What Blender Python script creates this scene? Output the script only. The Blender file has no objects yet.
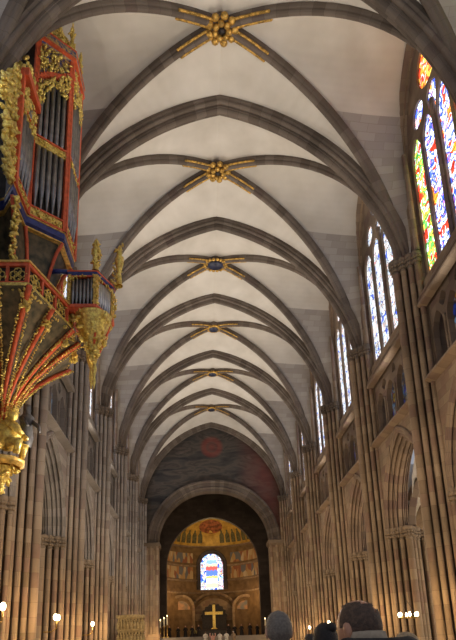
import bpy, math, random
from mathutils import Vector, Matrix, noise
from mathutils.geometry import tessellate_polygon
PI = math.pi
rnd = random.Random(7)
SC = bpy.context.scene
COL = SC.collection
ORD = ['nearest', 'second', 'third', 'fourth', 'fifth', 'sixth', 'seventh', 'eighth', 'ninth', 'tenth']

# ------------------------------------------------------------------ mesh builder
class MB:
    def __init__(s):
        s.v = []; s.f = []; s.uv = []; s.sm = []
    def add(s, vs, fs, uvs=None, smooth=False):
        o = len(s.v); s.v += [tuple(v) for v in vs]
        for i, f in enumerate(fs):
            s.f.append(tuple(o + j for j in f))
            s.uv.append(None if uvs is None else uvs[i])
            s.sm.append(smooth)
        return s
    def box(s, x0, x1, y0, y1, z0, z1):
        vs = [(x, y, z) for z in (z0, z1) for y in (y0, y1) for x in (x0, x1)]
        return s.add(vs, [(0, 2, 3, 1), (4, 5, 7, 6), (0, 1, 5, 4), (2, 6, 7, 3), (0, 4, 6, 2), (1, 3, 7, 5)])
    def prism(s, poly, z0, z1, taper=None):
        n = len(poly); top = taper or poly
        vs = [(p[0], p[1], z0) for p in poly] + [(p[0], p[1], z1) for p in top]
        fs = [(i, (i + 1) % n, n + (i + 1) % n, n + i) for i in range(n)] + [tuple(range(n - 1, -1, -1)), tuple(range(n, 2 * n))]
        return s.add(vs, fs)
    def obox(s, c, ax, ay, az, hx, hy, hz):
        c = Vector(c); ax, ay, az = Vector(ax), Vector(ay), Vector(az)
        vs = [c + ax * (hx * i) + ay * (hy * j) + az * (hz * k) for k in (-1, 1) for j in (-1, 1) for i in (-1, 1)]
        return s.add(vs, [(0, 2, 3, 1), (4, 5, 7, 6), (0, 1, 5, 4), (2, 6, 7, 3), (0, 4, 6, 2), (1, 3, 7, 5)])
    def lathe(s, prof, c=(0, 0, 0), n=12, a0=0., a1=2 * PI, uoff=0., smooth=True, sx=1., sy=1.):
        full = abs(a1 - a0 - 2 * PI) < 1e-6
        m = n if full else n + 1
        vs = []; fs = []; uvs = []
        for (r, z) in prof:
            for i in range(m):
                a = a0 + (a1 - a0) * i / n
                vs.append((c[0] + r * math.cos(a) * sx, c[1] + r * math.sin(a) * sy, c[2] + z))
        for j in range(len(prof) - 1):
            for i in range(n):
                k = (i + 1) % m
                fs.append((j * m + i, j * m + k, (j + 1) * m + k, (j + 1) * m + i))
                u0 = uoff; u1 = uoff + .02
                z0, z1 = prof[j][1] + c[2], prof[j + 1][1] + c[2]
                uvs.append([(u0, z0), (u1, z0), (u1, z1), (u0, z1)])
        return s.add(vs, fs, uvs, smooth)
    def sphere(s, c, r, n=10, m=7, rot=None):
        rx, ry, rz = r if hasattr(r, '__len__') else (r, r, r)
        vs = []; fs = []
        for j in range(m + 1):
            t = PI * j / m
            for i in range(n):
                a = 2 * PI * i / n
                p = Vector((rx * math.sin(t) * math.cos(a), ry * math.sin(t) * math.sin(a), rz * math.cos(t)))
                if rot is not None: p = rot @ p
                vs.append((c[0] + p.x, c[1] + p.y, c[2] + p.z))
        for j in range(m):
            for i in range(n):
                k = (i + 1) % n
                fs.append((j * n + i, (j + 1) * n + i, (j + 1) * n + k, j * n + k))
        return s.add(vs, fs, None, True)
    def tube(s, path, r, n=6, smooth=True, cap=True):
        path = [Vector(p) for p in path]; L = len(path)
        rs = r if hasattr(r, '__len__') else [r] * L
        vs = []; fs = []
        up = None
        for i, p in enumerate(path):
            t = (path[min(i + 1, L - 1)] - path[max(i - 1, 0)]).normalized()
            if up is None:
                up = Vector((0, 0, 1)) if abs(t.z) < .9 else Vector((1, 0, 0))
            a = t.cross(up).normalized(); b = a.cross(t).normalized(); up = b
            for k in range(n):
                w = 2 * PI * k / n
                vs.append(p + a * (rs[i] * math.cos(w)) + b * (rs[i] * math.sin(w)))
        for i in range(L - 1):
            for k in range(n):
                q = (k + 1) % n
                fs.append((i * n + k, i * n + q, (i + 1) * n + q, (i + 1) * n + k))
        if cap:
            fs.append(tuple(range(n - 1, -1, -1))); fs.append(tuple((L - 1) * n + k for k in range(n)))
        return s.add(vs, fs, None, smooth)
    def sweep(s, path, prof, N, closed=False, uoff=0., out=None):
        """profile (n, b): n along the constant N, b along the outward in-plane normal of the path"""
        path = [Vector(p) for p in path]; N = Vector(N).normalized(); L = len(path)
        segn = []
        for i in range(L - 1):
            t = (path[i + 1] - path[i]).normalized()
            segn.append(t.cross(N).normalized() if out is None else t.cross(N).normalized() * out)
        vs = []; arc = [0.]
        for i in range(1, L): arc.append(arc[-1] + (path[i] - path[i - 1]).length)
        for i, p in enumerate(path):
            a = segn[max(i - 1, 0)]; b = segn[min(i, L - 2)]
            m = (a + b)
            m = m / max(m.dot(a), .3) if m.length > 1e-6 else a
            for (pn, pb) in prof: vs.append(p + N * pn + m * pb)
        P = len(prof); fs = []; uvs = []; d = [0.]
        for k in range(1, P): d.append(d[-1] + math.dist(prof[k], prof[k - 1]))
        for i in range(L - 1):
            for k in range(P if closed else P - 1):
                q = (k + 1) % P
                fs.append((i * P + k, (i + 1) * P + k, (i + 1) * P + q, i * P + q))
                u0 = uoff + d[k] * .25; u1 = uoff + (d[q] if q else d[k]) * .25
                uvs.append([(u0, arc[i]), (u0, arc[i + 1]), (u1, arc[i + 1]), (u1, arc[i])])
        return s.add(vs, fs, uvs)
    def plate(s, outer, holes, mp, d0, d1):
        """flat plate with holes; 2-D loops mapped by mp(u, v, d) into space"""
        loops = [outer] + holes
        flat = [p for l in loops for p in l]
        tris = tessellate_polygon([[Vector((p[0], p[1], 0)) for p in l] for l in loops])
        n = len(flat)
        vs = [mp(p[0], p[1], d0) for p in flat] + [mp(p[0], p[1], d1) for p in flat]
        fs = [tuple(t) for t in tris] + [tuple(n + i for i in reversed(t)) for t in tris]
        o = 0
        for l in loops:
            k = len(l)
            for i in range(k):
                j = (i + 1) % k
                fs.append((o + i, o + j, n + o + j, n + o + i))
            o += k
        return s.add(vs, fs)
    def face(s, loop, mp, d, uvo=(0, 0)):
        """a single flat polygon (a pane), uv = its own 2-D coordinates in metres"""
        return s.add([mp(p[0], p[1], d) for p in loop], [tuple(range(len(loop)))], [[(p[0] + uvo[0], p[1] + uvo[1]) for p in loop]])
    def blob_leaf(s, c, r, rng):
        rot = Matrix.Rotation(rng.uniform(0, PI), 3, 'X') @ Matrix.Rotation(rng.uniform(0, PI), 3, 'Z') @ Matrix.Rotation(rng.uniform(0, PI), 3, 'Y')
        k = rng.uniform(.7, 1.3) * r
        return s.sphere(c, (k * 1.5, k * .75, k * .55), 6, 4, rot)
    def build(s, name, mat, parent=None, org=None):
        if org is None:
            q = parent
            while q is not None and 'org' not in q: q = q.parent
            org = q['org'] if q is not None else (0, 0, 0)
        org = Vector(org)
        me = bpy.data.meshes.new(name)
        me.from_pydata([(v[0] - org.x, v[1] - org.y, v[2] - org.z) for v in s.v], [], s.f)
        uvl = me.uv_layers.new(name='UVMap')
        k = 0; flat = [0.] * (2 * len(me.loops))
        for fi, f in enumerate(s.f):
            uv = s.uv[fi]
            if uv is None:
                n = Vector((0, 0, 0)); P = [Vector(s.v[i]) for i in f]
                for i in range(len(P)):
                    a, b = P[i], P[(i + 1) % len(P)]
                    n += Vector(((a.y - b.y) * (a.z + b.z), (a.z - b.z) * (a.x + b.x), (a.x - b.x) * (a.y + b.y)))
                if n.length < 1e-12: n = Vector((0, 0, 1))
                n.normalize()
                if abs(n.z) > .8: uv = [(p.x, p.y) for p in P]
                else:
                    t = Vector((-n.y, n.x, 0)).normalized()
                    if abs(t.x) > abs(t.y): t = t * (1 if t.x > 0 else -1)
                    else: t = t * (1 if t.y > 0 else -1)
                    uv = [(p.dot(t), p.z) for p in P]
            for q in uv:
                flat[k] = q[0]; flat[k + 1] = q[1]; k += 2
        uvl.data.foreach_set('uv', flat)
        me.polygons.foreach_set('use_smooth', s.sm)
        me.materials.append(mat)
        me.update()
        o = bpy.data.objects.new(name, me); COL.objects.link(o)
        if parent is not None: o.parent = parent
        else: o.location = org
        return o

def setp(o, label=None, cat=None, group=None, kind=None):
    if label: o['label'] = label
    if cat: o['category'] = cat
    if group: o['group'] = group
    if kind: o['kind'] = kind
    return o
def thing(name, label, cat, loc=(0, 0, 0), group=None, rz=0.):
    o = bpy.data.objects.new(name, None); COL.objects.link(o)
    o.location = loc; o.rotation_euler.z = rz; o['org'] = (0., 0., 0.) if rz else tuple(float(c) for c in loc)
    o.empty_display_size = .2
    return setp(o, label, cat, group)
def struct(name, mb, mat, parent=None):
    o = mb.build(name, mat, parent)
    if parent is None: o['kind'] = 'structure'
    return o
def copy_tree(o, parent=None):
    c = o.copy(); COL.objects.link(c); c.parent = parent
    for ch in list(o.children): copy_tree(ch, c)
    return c

# ------------------------------------------------------------------ materials
def newmat(name):
    m = bpy.data.materials.new(name); m.use_nodes = True
    nt = m.node_tree
    return m, nt, nt.nodes, nt.links, nt.nodes['Principled BSDF']
def ramp(N, cols, interp='LINEAR'):
    r = N.new('ShaderNodeValToRGB'); e = r.color_ramp.elements; r.color_ramp.interpolation = interp
    while len(e) < len(cols): e.new(.5)
    for i, (p, c) in enumerate(cols):
        e[i].position = p; e[i].color = (*c, 1)
    return r
def stone(name, cols, bw=.9, bh=.42, mort=.008, bump=.25, rough=.85, dirt=.5, upper=None):
    m, nt, N, L, B = newmat(name)
    uv = N.new('ShaderNodeUVMap'); uv.uv_map = 'UVMap'
    oi = N.new('ShaderNodeObjectInfo')
    ad = N.new('ShaderNodeVectorMath'); ad.operation = 'MULTIPLY_ADD'
    ad.inputs[1].default_value = (1, 1, 1)
    sc = N.new('ShaderNodeVectorMath'); sc.operation = 'SCALE'; sc.inputs[0].default_value = (17.3, 0., 0); L.new(oi.outputs['Random'], sc.inputs['Scale'])
    L.new(uv.outputs[0], ad.inputs[0]); L.new(sc.outputs[0], ad.inputs[2])
    br = N.new('ShaderNodeTexBrick'); br.inputs['Scale'].default_value = 1
    br.inputs['Color1'].default_value = (0, 0, 0, 1); br.inputs['Color2'].default_value = (1, 1, 1, 1); br.inputs['Mortar'].default_value = (.5, .5, .5, 1)
    br.inputs['Mortar Size'].default_value = mort; br.inputs['Brick Width'].default_value = bw; br.inputs['Row Height'].default_value = bh
    L.new(ad.outputs[0], br.inputs['Vector'])
    geo = N.new('ShaderNodeNewGeometry')
    nz = N.new('ShaderNodeTexNoise'); nz.inputs['Scale'].default_value = 1.1; nz.inputs['Detail'].default_value = 5
    L.new(geo.outputs['Position'], nz.inputs['Vector'])
    n2 = N.new('ShaderNodeTexNoise'); n2.inputs['Scale'].default_value = .22; n2.inputs['Detail'].default_value = 3
    L.new(geo.outputs['Position'], n2.inputs['Vector'])
    mx = N.new('ShaderNodeMath'); mx.operation = 'MULTIPLY_ADD'; mx.inputs[1].default_value = .35
    L.new(nz.outputs['Fac'], mx.inputs[0])
    s2 = N.new('ShaderNodeMath'); s2.operation = 'MULTIPLY_ADD'; s2.inputs[1].default_value = .66; s2.inputs[2].default_value = -.01
    L.new(br.outputs['Color'], s2.inputs[0]); L.new(s2.outputs[0], mx.inputs[2])
    r = ramp(N, cols); L.new(mx.outputs[0], r.inputs[0])
    mm = N.new('ShaderNodeMixRGB'); mm.blend_type = 'MULTIPLY'
    r2 = ramp(N, [(.35, (1 - dirt, 1 - dirt, 1 - dirt)), (.6, (1, 1, 1))]); L.new(n2.outputs['Fac'], r2.inputs[0])
    mm.inputs[0].default_value = 1; L.new(r.outputs[0], mm.inputs[1]); L.new(r2.outputs[0], mm.inputs[2])
    src = mm.outputs[0]
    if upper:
        # cool window daylight painted in as grey, growing higher up the wall
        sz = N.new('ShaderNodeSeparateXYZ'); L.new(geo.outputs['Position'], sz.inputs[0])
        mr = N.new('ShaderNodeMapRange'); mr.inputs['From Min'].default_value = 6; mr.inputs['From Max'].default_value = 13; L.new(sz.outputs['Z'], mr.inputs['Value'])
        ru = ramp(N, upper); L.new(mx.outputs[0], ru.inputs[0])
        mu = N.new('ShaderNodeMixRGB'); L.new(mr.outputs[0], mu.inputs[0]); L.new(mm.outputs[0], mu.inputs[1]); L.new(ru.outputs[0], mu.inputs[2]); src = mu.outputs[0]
    # joints
    mj = N.new('ShaderNodeMixRGB'); mj.blend_type = 'MULTIPLY'; mj.inputs[2].default_value = (.6, .56, .52, 1)
    L.new(br.outputs['Fac'], mj.inputs[0]); L.new(src, mj.inputs[1])
    L.new(mj.outputs[0], B.inputs['Base Color'])
    B.inputs['Roughness'].default_value = rough
    bp = N.new('ShaderNodeBump'); bp.inputs['Strength'].default_value = bump; bp.inputs['Distance'].default_value = .03
    L.new(nz.outputs['Fac'], bp.inputs['Height']); L.new(bp.outputs[0], B.inputs['Normal'])
    return m
def plain(name, col, rough=.6, metal=0., var=.25, scale=6., bump=0., bscale=None, col2=None, detail=4):
    m, nt, N, L, B = newmat(name)
    tc = N.new('ShaderNodeNewGeometry')
    nz = N.new('ShaderNodeTexNoise'); nz.inputs['Scale'].default_value = scale; nz.inputs['Detail'].default_value = detail
    L.new(tc.outputs['Position'], nz.inputs['Vector'])
    lo = tuple(c * (1 - var) for c in col); hi = col2 or tuple(min(1, c * (1 + var)) for c in col)
    r = ramp(N, [(.35, lo), (.65, hi)]); L.new(nz.outputs['Fac'], r.inputs[0]); L.new(r.outputs[0], B.inputs['Base Color'])
    B.inputs['Roughness'].default_value = rough; B.inputs['Metallic'].default_value = metal
    if bump:
        n2 = N.new('ShaderNodeTexNoise'); n2.inputs['Scale'].default_value = bscale or scale * 3
        L.new(tc.outputs['Position'], n2.inputs['Vector'])
        bp = N.new('ShaderNodeBump'); bp.inputs['Strength'].default_value = bump; bp.inputs['Distance'].default_value = .05
        L.new(n2.outputs['Fac'], bp.inputs['Height']); L.new(bp.outputs[0], B.inputs['Normal'])
    return m
def emit(name, col, st):
    m, nt, N, L, B = newmat(name)
    B.inputs['Base Color'].default_value = (*col, 1); B.inputs['Emission Color'].default_value = (*col, 1); B.inputs['Emission Strength'].default_value = st
    # slight unevenness of a flame or bulb
    nz = N.new('ShaderNodeTexNoise'); nz.inputs['Scale'].default_value = 9
    mu = N.new('ShaderNodeMath'); mu.operation = 'MULTIPLY_ADD'; mu.inputs[1].default_value = st * .3; mu.inputs[2].default_value = st * .85
    L.new(nz.outputs['Fac'], mu.inputs[0]); L.new(mu.outputs[0], B.inputs['Emission Strength'])
    return m
def glassmat(name, pal, st, cell=3.2, lead=.035, bars=.62, big=.9, bgain=1.):
    """leaded stained glass lit from outside: coloured cells, black cames and saddle bars"""
    m, nt, N, L, B = newmat(name)
    uv = N.new('ShaderNodeUVMap'); uv.uv_map = 'UVMap'
    oi = N.new('ShaderNodeObjectInfo')
    off = N.new('ShaderNodeVectorMath'); off.operation = 'SCALE'; off.inputs[0].default_value = (31, 47, 0); L.new(oi.outputs['Random'], off.inputs['Scale'])
    ad = N.new('ShaderNodeVectorMath'); ad.operation = 'ADD'; L.new(uv.outputs[0], ad.inputs[0]); L.new(off.outputs[0], ad.inputs[1])
    st_ = N.new('ShaderNodeMapping'); st_.inputs['Scale'].default_value = (1.25, 1., 1); L.new(ad.outputs[0], st_.inputs['Vector'])
    vo = N.new('ShaderNodeTexVoronoi'); vo.voronoi_dimensions = '2D'; vo.inputs['Scale'].default_value = cell
    L.new(st_.outputs[0], vo.inputs['Vector'])
    ve = N.new('ShaderNodeTexVoronoi'); ve.voronoi_dimensions = '2D'; ve.feature = 'DISTANCE_TO_EDGE'; ve.inputs['Scale'].default_value = cell
    L.new(st_.outputs[0], ve.inputs['Vector'])
    sp = N.new('ShaderNodeSeparateColor'); L.new(vo.outputs['Color'], sp.inputs[0])
    nb = N.new('ShaderNodeTexNoise'); nb.noise_dimensions = '2D'; nb.inputs['Scale'].default_value = big; nb.inputs['Detail'].default_value = 1
    L.new(st_.outputs[0], nb.inputs['Vector'])
    mx = N.new('ShaderNodeMath'); mx.operation = 'MULTIPLY_ADD'; mx.inputs[1].default_value = .45
    nb2 = N.new('ShaderNodeMath'); nb2.operation = 'MULTIPLY_ADD'; nb2.inputs[1].default_value = 2.0; nb2.inputs[2].default_value = -.72
    L.new(nb.outputs['Fac'], nb2.inputs[0]); L.new(sp.outputs[0], mx.inputs[0]); L.new(nb2.outputs[0], mx.inputs[2])
    r = ramp(N, pal, 'CONSTANT'); L.new(mx.outputs[0], r.inputs[0])
    le = N.new('ShaderNodeMath'); le.operation = 'GREATER_THAN'; le.inputs[1].default_value = lead; L.new(ve.outputs['Distance'], le.inputs[0])
    sx = N.new('ShaderNodeSeparateXYZ'); L.new(uv.outputs[0], sx.inputs[0])
    md = N.new('ShaderNodeMath'); md.operation = 'MODULO'; md.inputs[1].default_value = bars; L.new(sx.outputs['Y'], md.inputs[0])
    gb = N.new('ShaderNodeMath'); gb.operation = 'GREATER_THAN'; gb.inputs[1].default_value = .05; L.new(md.outputs[0], gb.inputs[0])
    a = N.new('ShaderNodeMath'); a.operation = 'MULTIPLY'; L.new(le.outputs[0], a.inputs[0]); L.new(gb.outputs[0], a.inputs[1])
    br = N.new('ShaderNodeMath'); br.operation = 'MULTIPLY_ADD'; br.inputs[1].default_value = .9 * st; br.inputs[2].default_value = .55 * st
    L.new(sp.outputs[1], br.inputs[0])
    f = N.new('ShaderNodeMath'); f.operation = 'MULTIPLY'; L.new(a.outputs[0], f.inputs[0]); L.new(br.outputs[0], f.inputs[1])
    L.new(r.outputs[0], B.inputs['Emission Color']); L.new(f.outputs[0], B.inputs['Emission Strength'])
    B.inputs['Base Color'].default_value = (.02, .02, .025, 1); B.inputs['Roughness'].default_value = .3
    return m

BUFF = [(0, (.2, .14, .09)), (.3, (.3, .22, .145)), (.55, (.38, .285, .19)), (.78, (.27, .175, .125)), (1, (.19, .12, .09))]
GREYP = [(0, (.2, .175, .155)), (.3, (.29, .26, .235)), (.55, (.34, .31, .285)), (.78, (.25, .215, .2)), (1, (.19, .165, .15))]
BROWN = [(0, (.13, .095, .07)), (.3, (.24, .175, .125)), (.55, (.3, .225, .16)), (.8, (.2, .13, .105)), (1, (.12, .08, .065))]
GREYB = [(0, (.09, .068, .052)), (.35, (.135, .105, .082)), (.6, (.175, .14, .113)), (.85, (.115, .082, .068)), (1, (.08, .06, .05))]
M = {}
M['pier'] = stone('pier_sandstone', BUFF, 1.3, .62, dirt=.35)
M['pierleft'] = stone('pier_sandstone_painted_daylight_above', BUFF, 1.3, .62, dirt=.3, upper=GREYP)  # grey upper part is window daylight painted into the left stone
M['wallleft'] = stone('wall_sandstone_painted_daylight_above', BUFF, .85, .42, dirt=.3, upper=GREYP)
M['archleft'] = stone('arch_sandstone_painted_daylight', [(p, tuple(c * .8 for c in q)) for p, q in GREYP], 3., .55, dirt=.3)  # left arches greyed throughout, daylight put into the colour
M['core'] = stone('sandstone_painted_groove_shade', [(p, tuple(c * .48 for c in q)) for p, q in BUFF], 1.3, .62)  # core stone darkened to paint the shade in grooves between shafts
M['wall'] = stone('wall_sandstone', BUFF, .85, .42, dirt=.35)
M['arch'] = stone('arch_sandstone', BROWN, 3., .55, dirt=.3)
M['rib'] = stone('rib_sandstone', GREYB, 3., .6, dirt=.3)
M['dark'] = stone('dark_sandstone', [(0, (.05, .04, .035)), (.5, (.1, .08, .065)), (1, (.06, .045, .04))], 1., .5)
M['carve'] = stone('carved_capital_stone', [(0, (.17, .125, .085)), (.5, (.3, .23, .16)), (1, (.22, .165, .12))], 3., 3., dirt=.4, bump=.6)
M['capdark'] = stone('dark_capital_stone', [(0, (.1, .08, .06)), (.5, (.2, .155, .115)), (1, (.15, .11, .085))], 3., 3., dirt=.4, bump=.6)  # darker stone tone for the vault capitals
M['floor'] = stone('floor_flagstone', [(0, (.2, .17, .14)), (.5, (.3, .26, .22)), (1, (.24, .2, .17))], .8, .8, rough=.5)
M['tracery'] = stone('tracery_stone', BROWN, 1., .7)
def plaster(name, lateral):
    m, nt, N, L, B = newmat(name)
    g = N.new('ShaderNodeNewGeometry'); s = N.new('ShaderNodeSeparateXYZ'); L.new(g.outputs['Position'], s.inputs[0])
    nz = N.new('ShaderNodeTexNoise'); nz.inputs['Scale'].default_value = .5; nz.inputs['Detail'].default_value = 6; L.new(g.outputs['Position'], nz.inputs['Vector'])
    r = ramp(N, [(.3, (.53, .49, .43)), (.7, (.66, .62, .56))]); L.new(nz.outputs['Fac'], r.inputs[0])
    # small vent holes are modelled separately; faint courses of the webbing
    wv = N.new('ShaderNodeTexWave'); wv.bands_direction = 'Z'; wv.inputs['Scale'].default_value = 1.1; wv.inputs['Distortion'].default_value = .6
    L.new(g.outputs['Position'], wv.inputs['Vector'])
    w = N.new('ShaderNodeMixRGB'); w.blend_type = 'MULTIPLY'; w.inputs[0].default_value = .02; L.new(r.outputs[0], w.inputs[1]); L.new(wv.outputs['Color'], w.inputs[2])
    if lateral:
        br = N.new('ShaderNodeTexBrick'); br.inputs['Scale'].default_value = 1; br.inputs['Brick Width'].default_value = 1.1; br.inputs['Row Height'].default_value = .45; br.inputs['Mortar Size'].default_value = .012
        br.inputs['Color1'].default_value = (.33, .295, .265, 1); br.inputs['Color2'].default_value = (.42, .385, .35, 1); br.inputs['Mortar'].default_value = (.3, .27, .24, 1)
        uv = N.new('ShaderNodeUVMap'); uv.uv_map = 'UVMap'; L.new(uv.outputs[0], br.inputs['Vector'])
        gt = N.new('ShaderNodeMath'); gt.operation = 'GREATER_THAN'; gt.inputs[1].default_value = 28.3; L.new(s.outputs['Z'], gt.inputs[0])
        mx = N.new('ShaderNodeMixRGB'); L.new(gt.outputs[0], mx.inputs[0]); L.new(br.outputs['Color'], mx.inputs[1]); L.new(w.outputs[0], mx.inputs[2]); L.new(mx.outputs[0], B.inputs['Base Color'])
    else:
        L.new(w.outputs[0], B.inputs['Base Color'])
    B.inputs['Roughness'].default_value = .95
    return m
M['web'] = plaster('vault_plaster', False)
M['weblat'] = plaster('vault_plaster_over_stone', True)
M['gold'] = plain('gilding', (.92, .62, .17), .33, .6, .35, 9, .5, 22)
M['goldold'] = plain('old_gilding', (.5, .3, .07), .38, .6, .5, 7, .5, 20)
M['goldflat'] = plain('gold_paint', (.75, .5, .13), .42, .35, .3, 7)
M['red'] = plain('red_paint', (.68, .12, .045), .45, 0, .2, 5)
M['blue'] = plain('blue_paint', (.03, .05, .22), .4, 0, .35, 6)
M['navy'] = plain('dark_navy_paint', (.015, .02, .05), .4, 0, .35, 6)
M['bluegold'] = plain('blue_paint_with_gilt_ornament', (.05, .07, .25), .4, .1, .1, 9, col2=(.6, .4, .12), detail=1)
M['black'] = plain('dark_oak', (.022, .017, .014), .5, 0, .4, 4)
M['green'] = plain('dark_green_painted_panel', (.045, .05, .03), .55, 0, .3, 3.2, col2=(.17, .13, .07), detail=5)
M['tin'] = plain('organ_pipe_tin', (.27, .27, .28), .33, .8, .2, 4)
M['tinbright'] = plain('bright_organ_pipe_tin', (.55, .57, .6), .28, .8, .15, 4)
M['iron'] = plain('dark_iron', (.03, .028, .026), .5, .6)
M['brass'] = plain('brass', (.55, .36, .1), .35, .8)
M['candle'] = plain('wax', (.8, .72, .5), .5)
M['bulb'] = emit('lit_bulb', (1, .8, .5), 14)
M['white'] = plain('white_cloth', (.6, .57, .52), .8)
W_ = (.95, .97, 1.); WB = (.78, .9, 1.); BL = (.05, .12, .8); LB = (.3, .6, .95); RD = (.85, .05, .02); OR = (1., .38, .04); YE = (1., .75, .1); GR = (.12, .6, .1); VI = (.5, .2, .7); DK = (.05, .06, .1); AM = (.7, .42, .2)
M['glassmix'] = glassmat('stained_glass_pale', [(0, BL), (.08, DK), (.16, WB), (.3, W_), (.4, LB), (.45, WB), (.55, AM), (.6, W_), (.72, RD), (.76, WB), (.88, OR), (.94, W_)], 1.55, 3.6, lead=.05, big=2.)
M['glassgreen'] = glassmat('stained_glass_green_and_yellow', [(0, RD), (.12, W_), (.22, GR), (.38, YE), (.5, GR), (.6, OR), (.7, W_), (.8, GR), (.92, RD)], 2.3, 3.1)
M['glassblue'] = glassmat('stained_glass_blue_and_white', [(0, RD), (.1, W_), (.22, BL), (.36, WB), (.48, W_), (.6, BL), (.7, VI), (.76, W_), (.86, RD), (.94, OR)], 2.3, 3.1)
M['glassred'] = glassmat('stained_glass_red_and_orange', [(0, YE), (.15, RD), (.35, OR), (.5, W_), (.58, RD), (.75, OR), (.88, YE)], 2.2, 3.)
M['glassdim'] = glassmat('dim_stained_glass', [(0, BL), (.2, DK), (.35, AM), (.5, LB), (.65, DK), (.8, RD), (.9, YE)], .16, 4.)
M['glassapse'] = glassmat('apse_stained_glass', [(0, BL), (.15, LB), (.3, W_), (.42, WB), (.52, RD), (.6, LB), (.72, W_), (.84, YE), (.93, BL)], 1.8, 3.4, lead=.03)

# ------------------------------------------------------------------ geometry of the nave (metres, axis x = 0)
PY = {-2: 7.66, -1: 16.36, 0: 24.26, 1: 33.11, 2: 41.82, 3: 51.1, 4: 59.64, 5: 69.4}
BAYS = list(range(-2, 5))
CAPX, CAPZ, APZ, BOSSZ = 8.84, 20.25, 29.95, 30.3
PX = 10.4
ENDY = 70.2

def parch(a, h, n=12, k=1.):
    """pointed arch from (-a,0) over (0,h) to (a,0); k > 1 flattens the flanks and sharpens the crown"""
    c = math.hypot(a, h); R = (a * a + h * h) / (2 * a) * k
    q = math.sqrt(max(0, R * R - c * c / 4))
    cx, cz = -a / 2 + h / c * q, h / 2 - a / c * q
    t0 = math.atan2(-cz, -a - cx) % (2 * PI); t1 = math.atan2(h - cz, -cx) % (2 * PI)
    L = [(cx + R * math.cos(t0 + (t1 - t0) * i / n), cz + R * math.sin(t0 + (t1 - t0) * i / n)) for i in range(n + 1)]
    L[0] = (-a, 0); L[-1] = (0, h)
    return L + [(-u, w) for (u, w) in reversed(L[:-1])]
def stilted(a, z0, zs, h, n=10):
    """closed loop: sill z0, springing zs, rise h"""
    return [(-a, z0)] + [(u, zs + w) for u, w in parch(a, h, n)] + [(a, z0)]
def circle(c, r, n=20):
    return [(c[0] + r * math.cos(2 * PI * i / n), c[1] + r * math.sin(2 * PI * i / n)) for i in range(n)]
def foil(c, r, k, n=6, rot=0.):
    pts = []
    for i in range(k):
        a = rot + 2 * PI * i / k
        cc = (c[0] + .55 * r * math.cos(a), c[1] + .55 * r * math.sin(a))
        for j in range(n):
            b = a - 1.15 + 2.3 * j / (n - 1)
            pts.append((cc[0] + .47 * r * math.cos(b), cc[1] + .47 * r * math.sin(b)))
    return pts
def roll(cn, cb, r, a0, a1, n=5):
    return [(cn + r * math.cos(a0 + (a1 - a0) * i / n), cb + r * math.sin(a0 + (a1 - a0) * i / n)) for i in range(n + 1)]

# floor
mb = MB(); mb.box(-19, 19, -4, 72, -.2, 0); struct('floor', mb, M['floor'])

# ------------------------------------------------------------------ clustered piers
def shaft_mb(dx, dy, r, z0, z1, k):
    b = MB()
    b.lathe([(r * 1.5, z0), (r * 1.5, z0 + .12), (r * 1.25, z0 + .2), (r * 1.35, z0 + .28), (r, z0 + .36), (r, z1)], (dx, dy, 0), 12, uoff=k * .21)
    return b
def cap_mb(dx, dy, r, z, big=1.):
    b = MB()
    b.lathe([(r, z - .75 * big), (r * 1.25, z - .72 * big), (r * 1.02, z - .66 * big), (r * 1.12, z - .4 * big), (r * 1.5, z - .2 * big), (r * 1.75, z - .14 * big), (r * 1.75, z), (r * .5, z)], (dx, dy, 0), 12)
    rg = random.Random(int((dx * 7 + dy * 13 + z) * 100))
    for i in range(10):
        a = 2 * PI * i / 10
        for zz, rr in ((.5, 1.12), (.3, 1.4)):
            b.sphere((dx + r * rr * math.cos(a), dy + r * rr * math.sin(a), z - zz * big), (.09 * big, .09 * big, .1 * big), 6, 4)
    return b
NAVE_SH = [(-1.78, 0, .19), (-1.52, .33, .135), (-1.52, -.33, .135), (-1.25, .59, .135), (-1.25, -.59, .135), (-1.0, .84, .13), (-1.0, -.84, .13)]
LOW_SH = []
for sy in (-1, 1):
    LOW_SH += [(0, sy * 1.78, .2), (-.35, sy * 1.5, .14), (.35, sy * 1.5, .14), (-.66, sy * 1.22, .14), (.66, sy * 1.22, .14), (-.95, sy * 1.06, .1)]
LOW_SH += [(1.74, 0, .22), (1.4, .42, .15), (1.4, -.42, .15)]
def make_pier():
    t = thing('clustered_pier', 'x', 'pier')
    b = MB(); b.prism([(-2.1, 0), (0, -2.1), (2.1, 0), (0, 2.1)], 0, .55); b.prism([(-1.98, 0), (0, -1.98), (1.98, 0), (0, 1.98)], .55, .8)
    b.build('plinth', M['pier'], t)
    b = MB(); b.prism([(-1.5, 0), (0, -1.5), (1.5, 0), (0, 1.5)], .8, 8.2)
    b.prism([(-1.5, 0), (-.78, -.72), (-.3, -.72), (-.3, .72), (-.78, .72)], 8.2, 20.6)
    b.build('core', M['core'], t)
    for k, (dx, dy, r) in enumerate(NAVE_SH):
        shaft_mb(dx, dy, r, .8, 19.6, k).build('shaft', M['pier'], t)
        cap_mb(dx, dy, r, CAPZ, 1.).build('vault_capital', M['capdark'], t)
    for k, (dx, dy, r) in enumerate(LOW_SH):
        shaft_mb(dx, dy, r, .8, 7.4, k + 7).build('shaft', M['pier'], t)
        cap_mb(dx, dy, r, 8.05, 1.).build('arcade_capital', M['carve'], t)
    # the moulded upper shafts that turn up beside the windows
    for sy in (-1, 1):
        b = MB(); b.lathe([(.13, 20.25), (.13, 26.)], (-.98, sy * .98, 0), 8, uoff=2.); b.build('window_shaft', M['arch'], t)
    return t
pier0 = make_pier(); first = True
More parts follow.
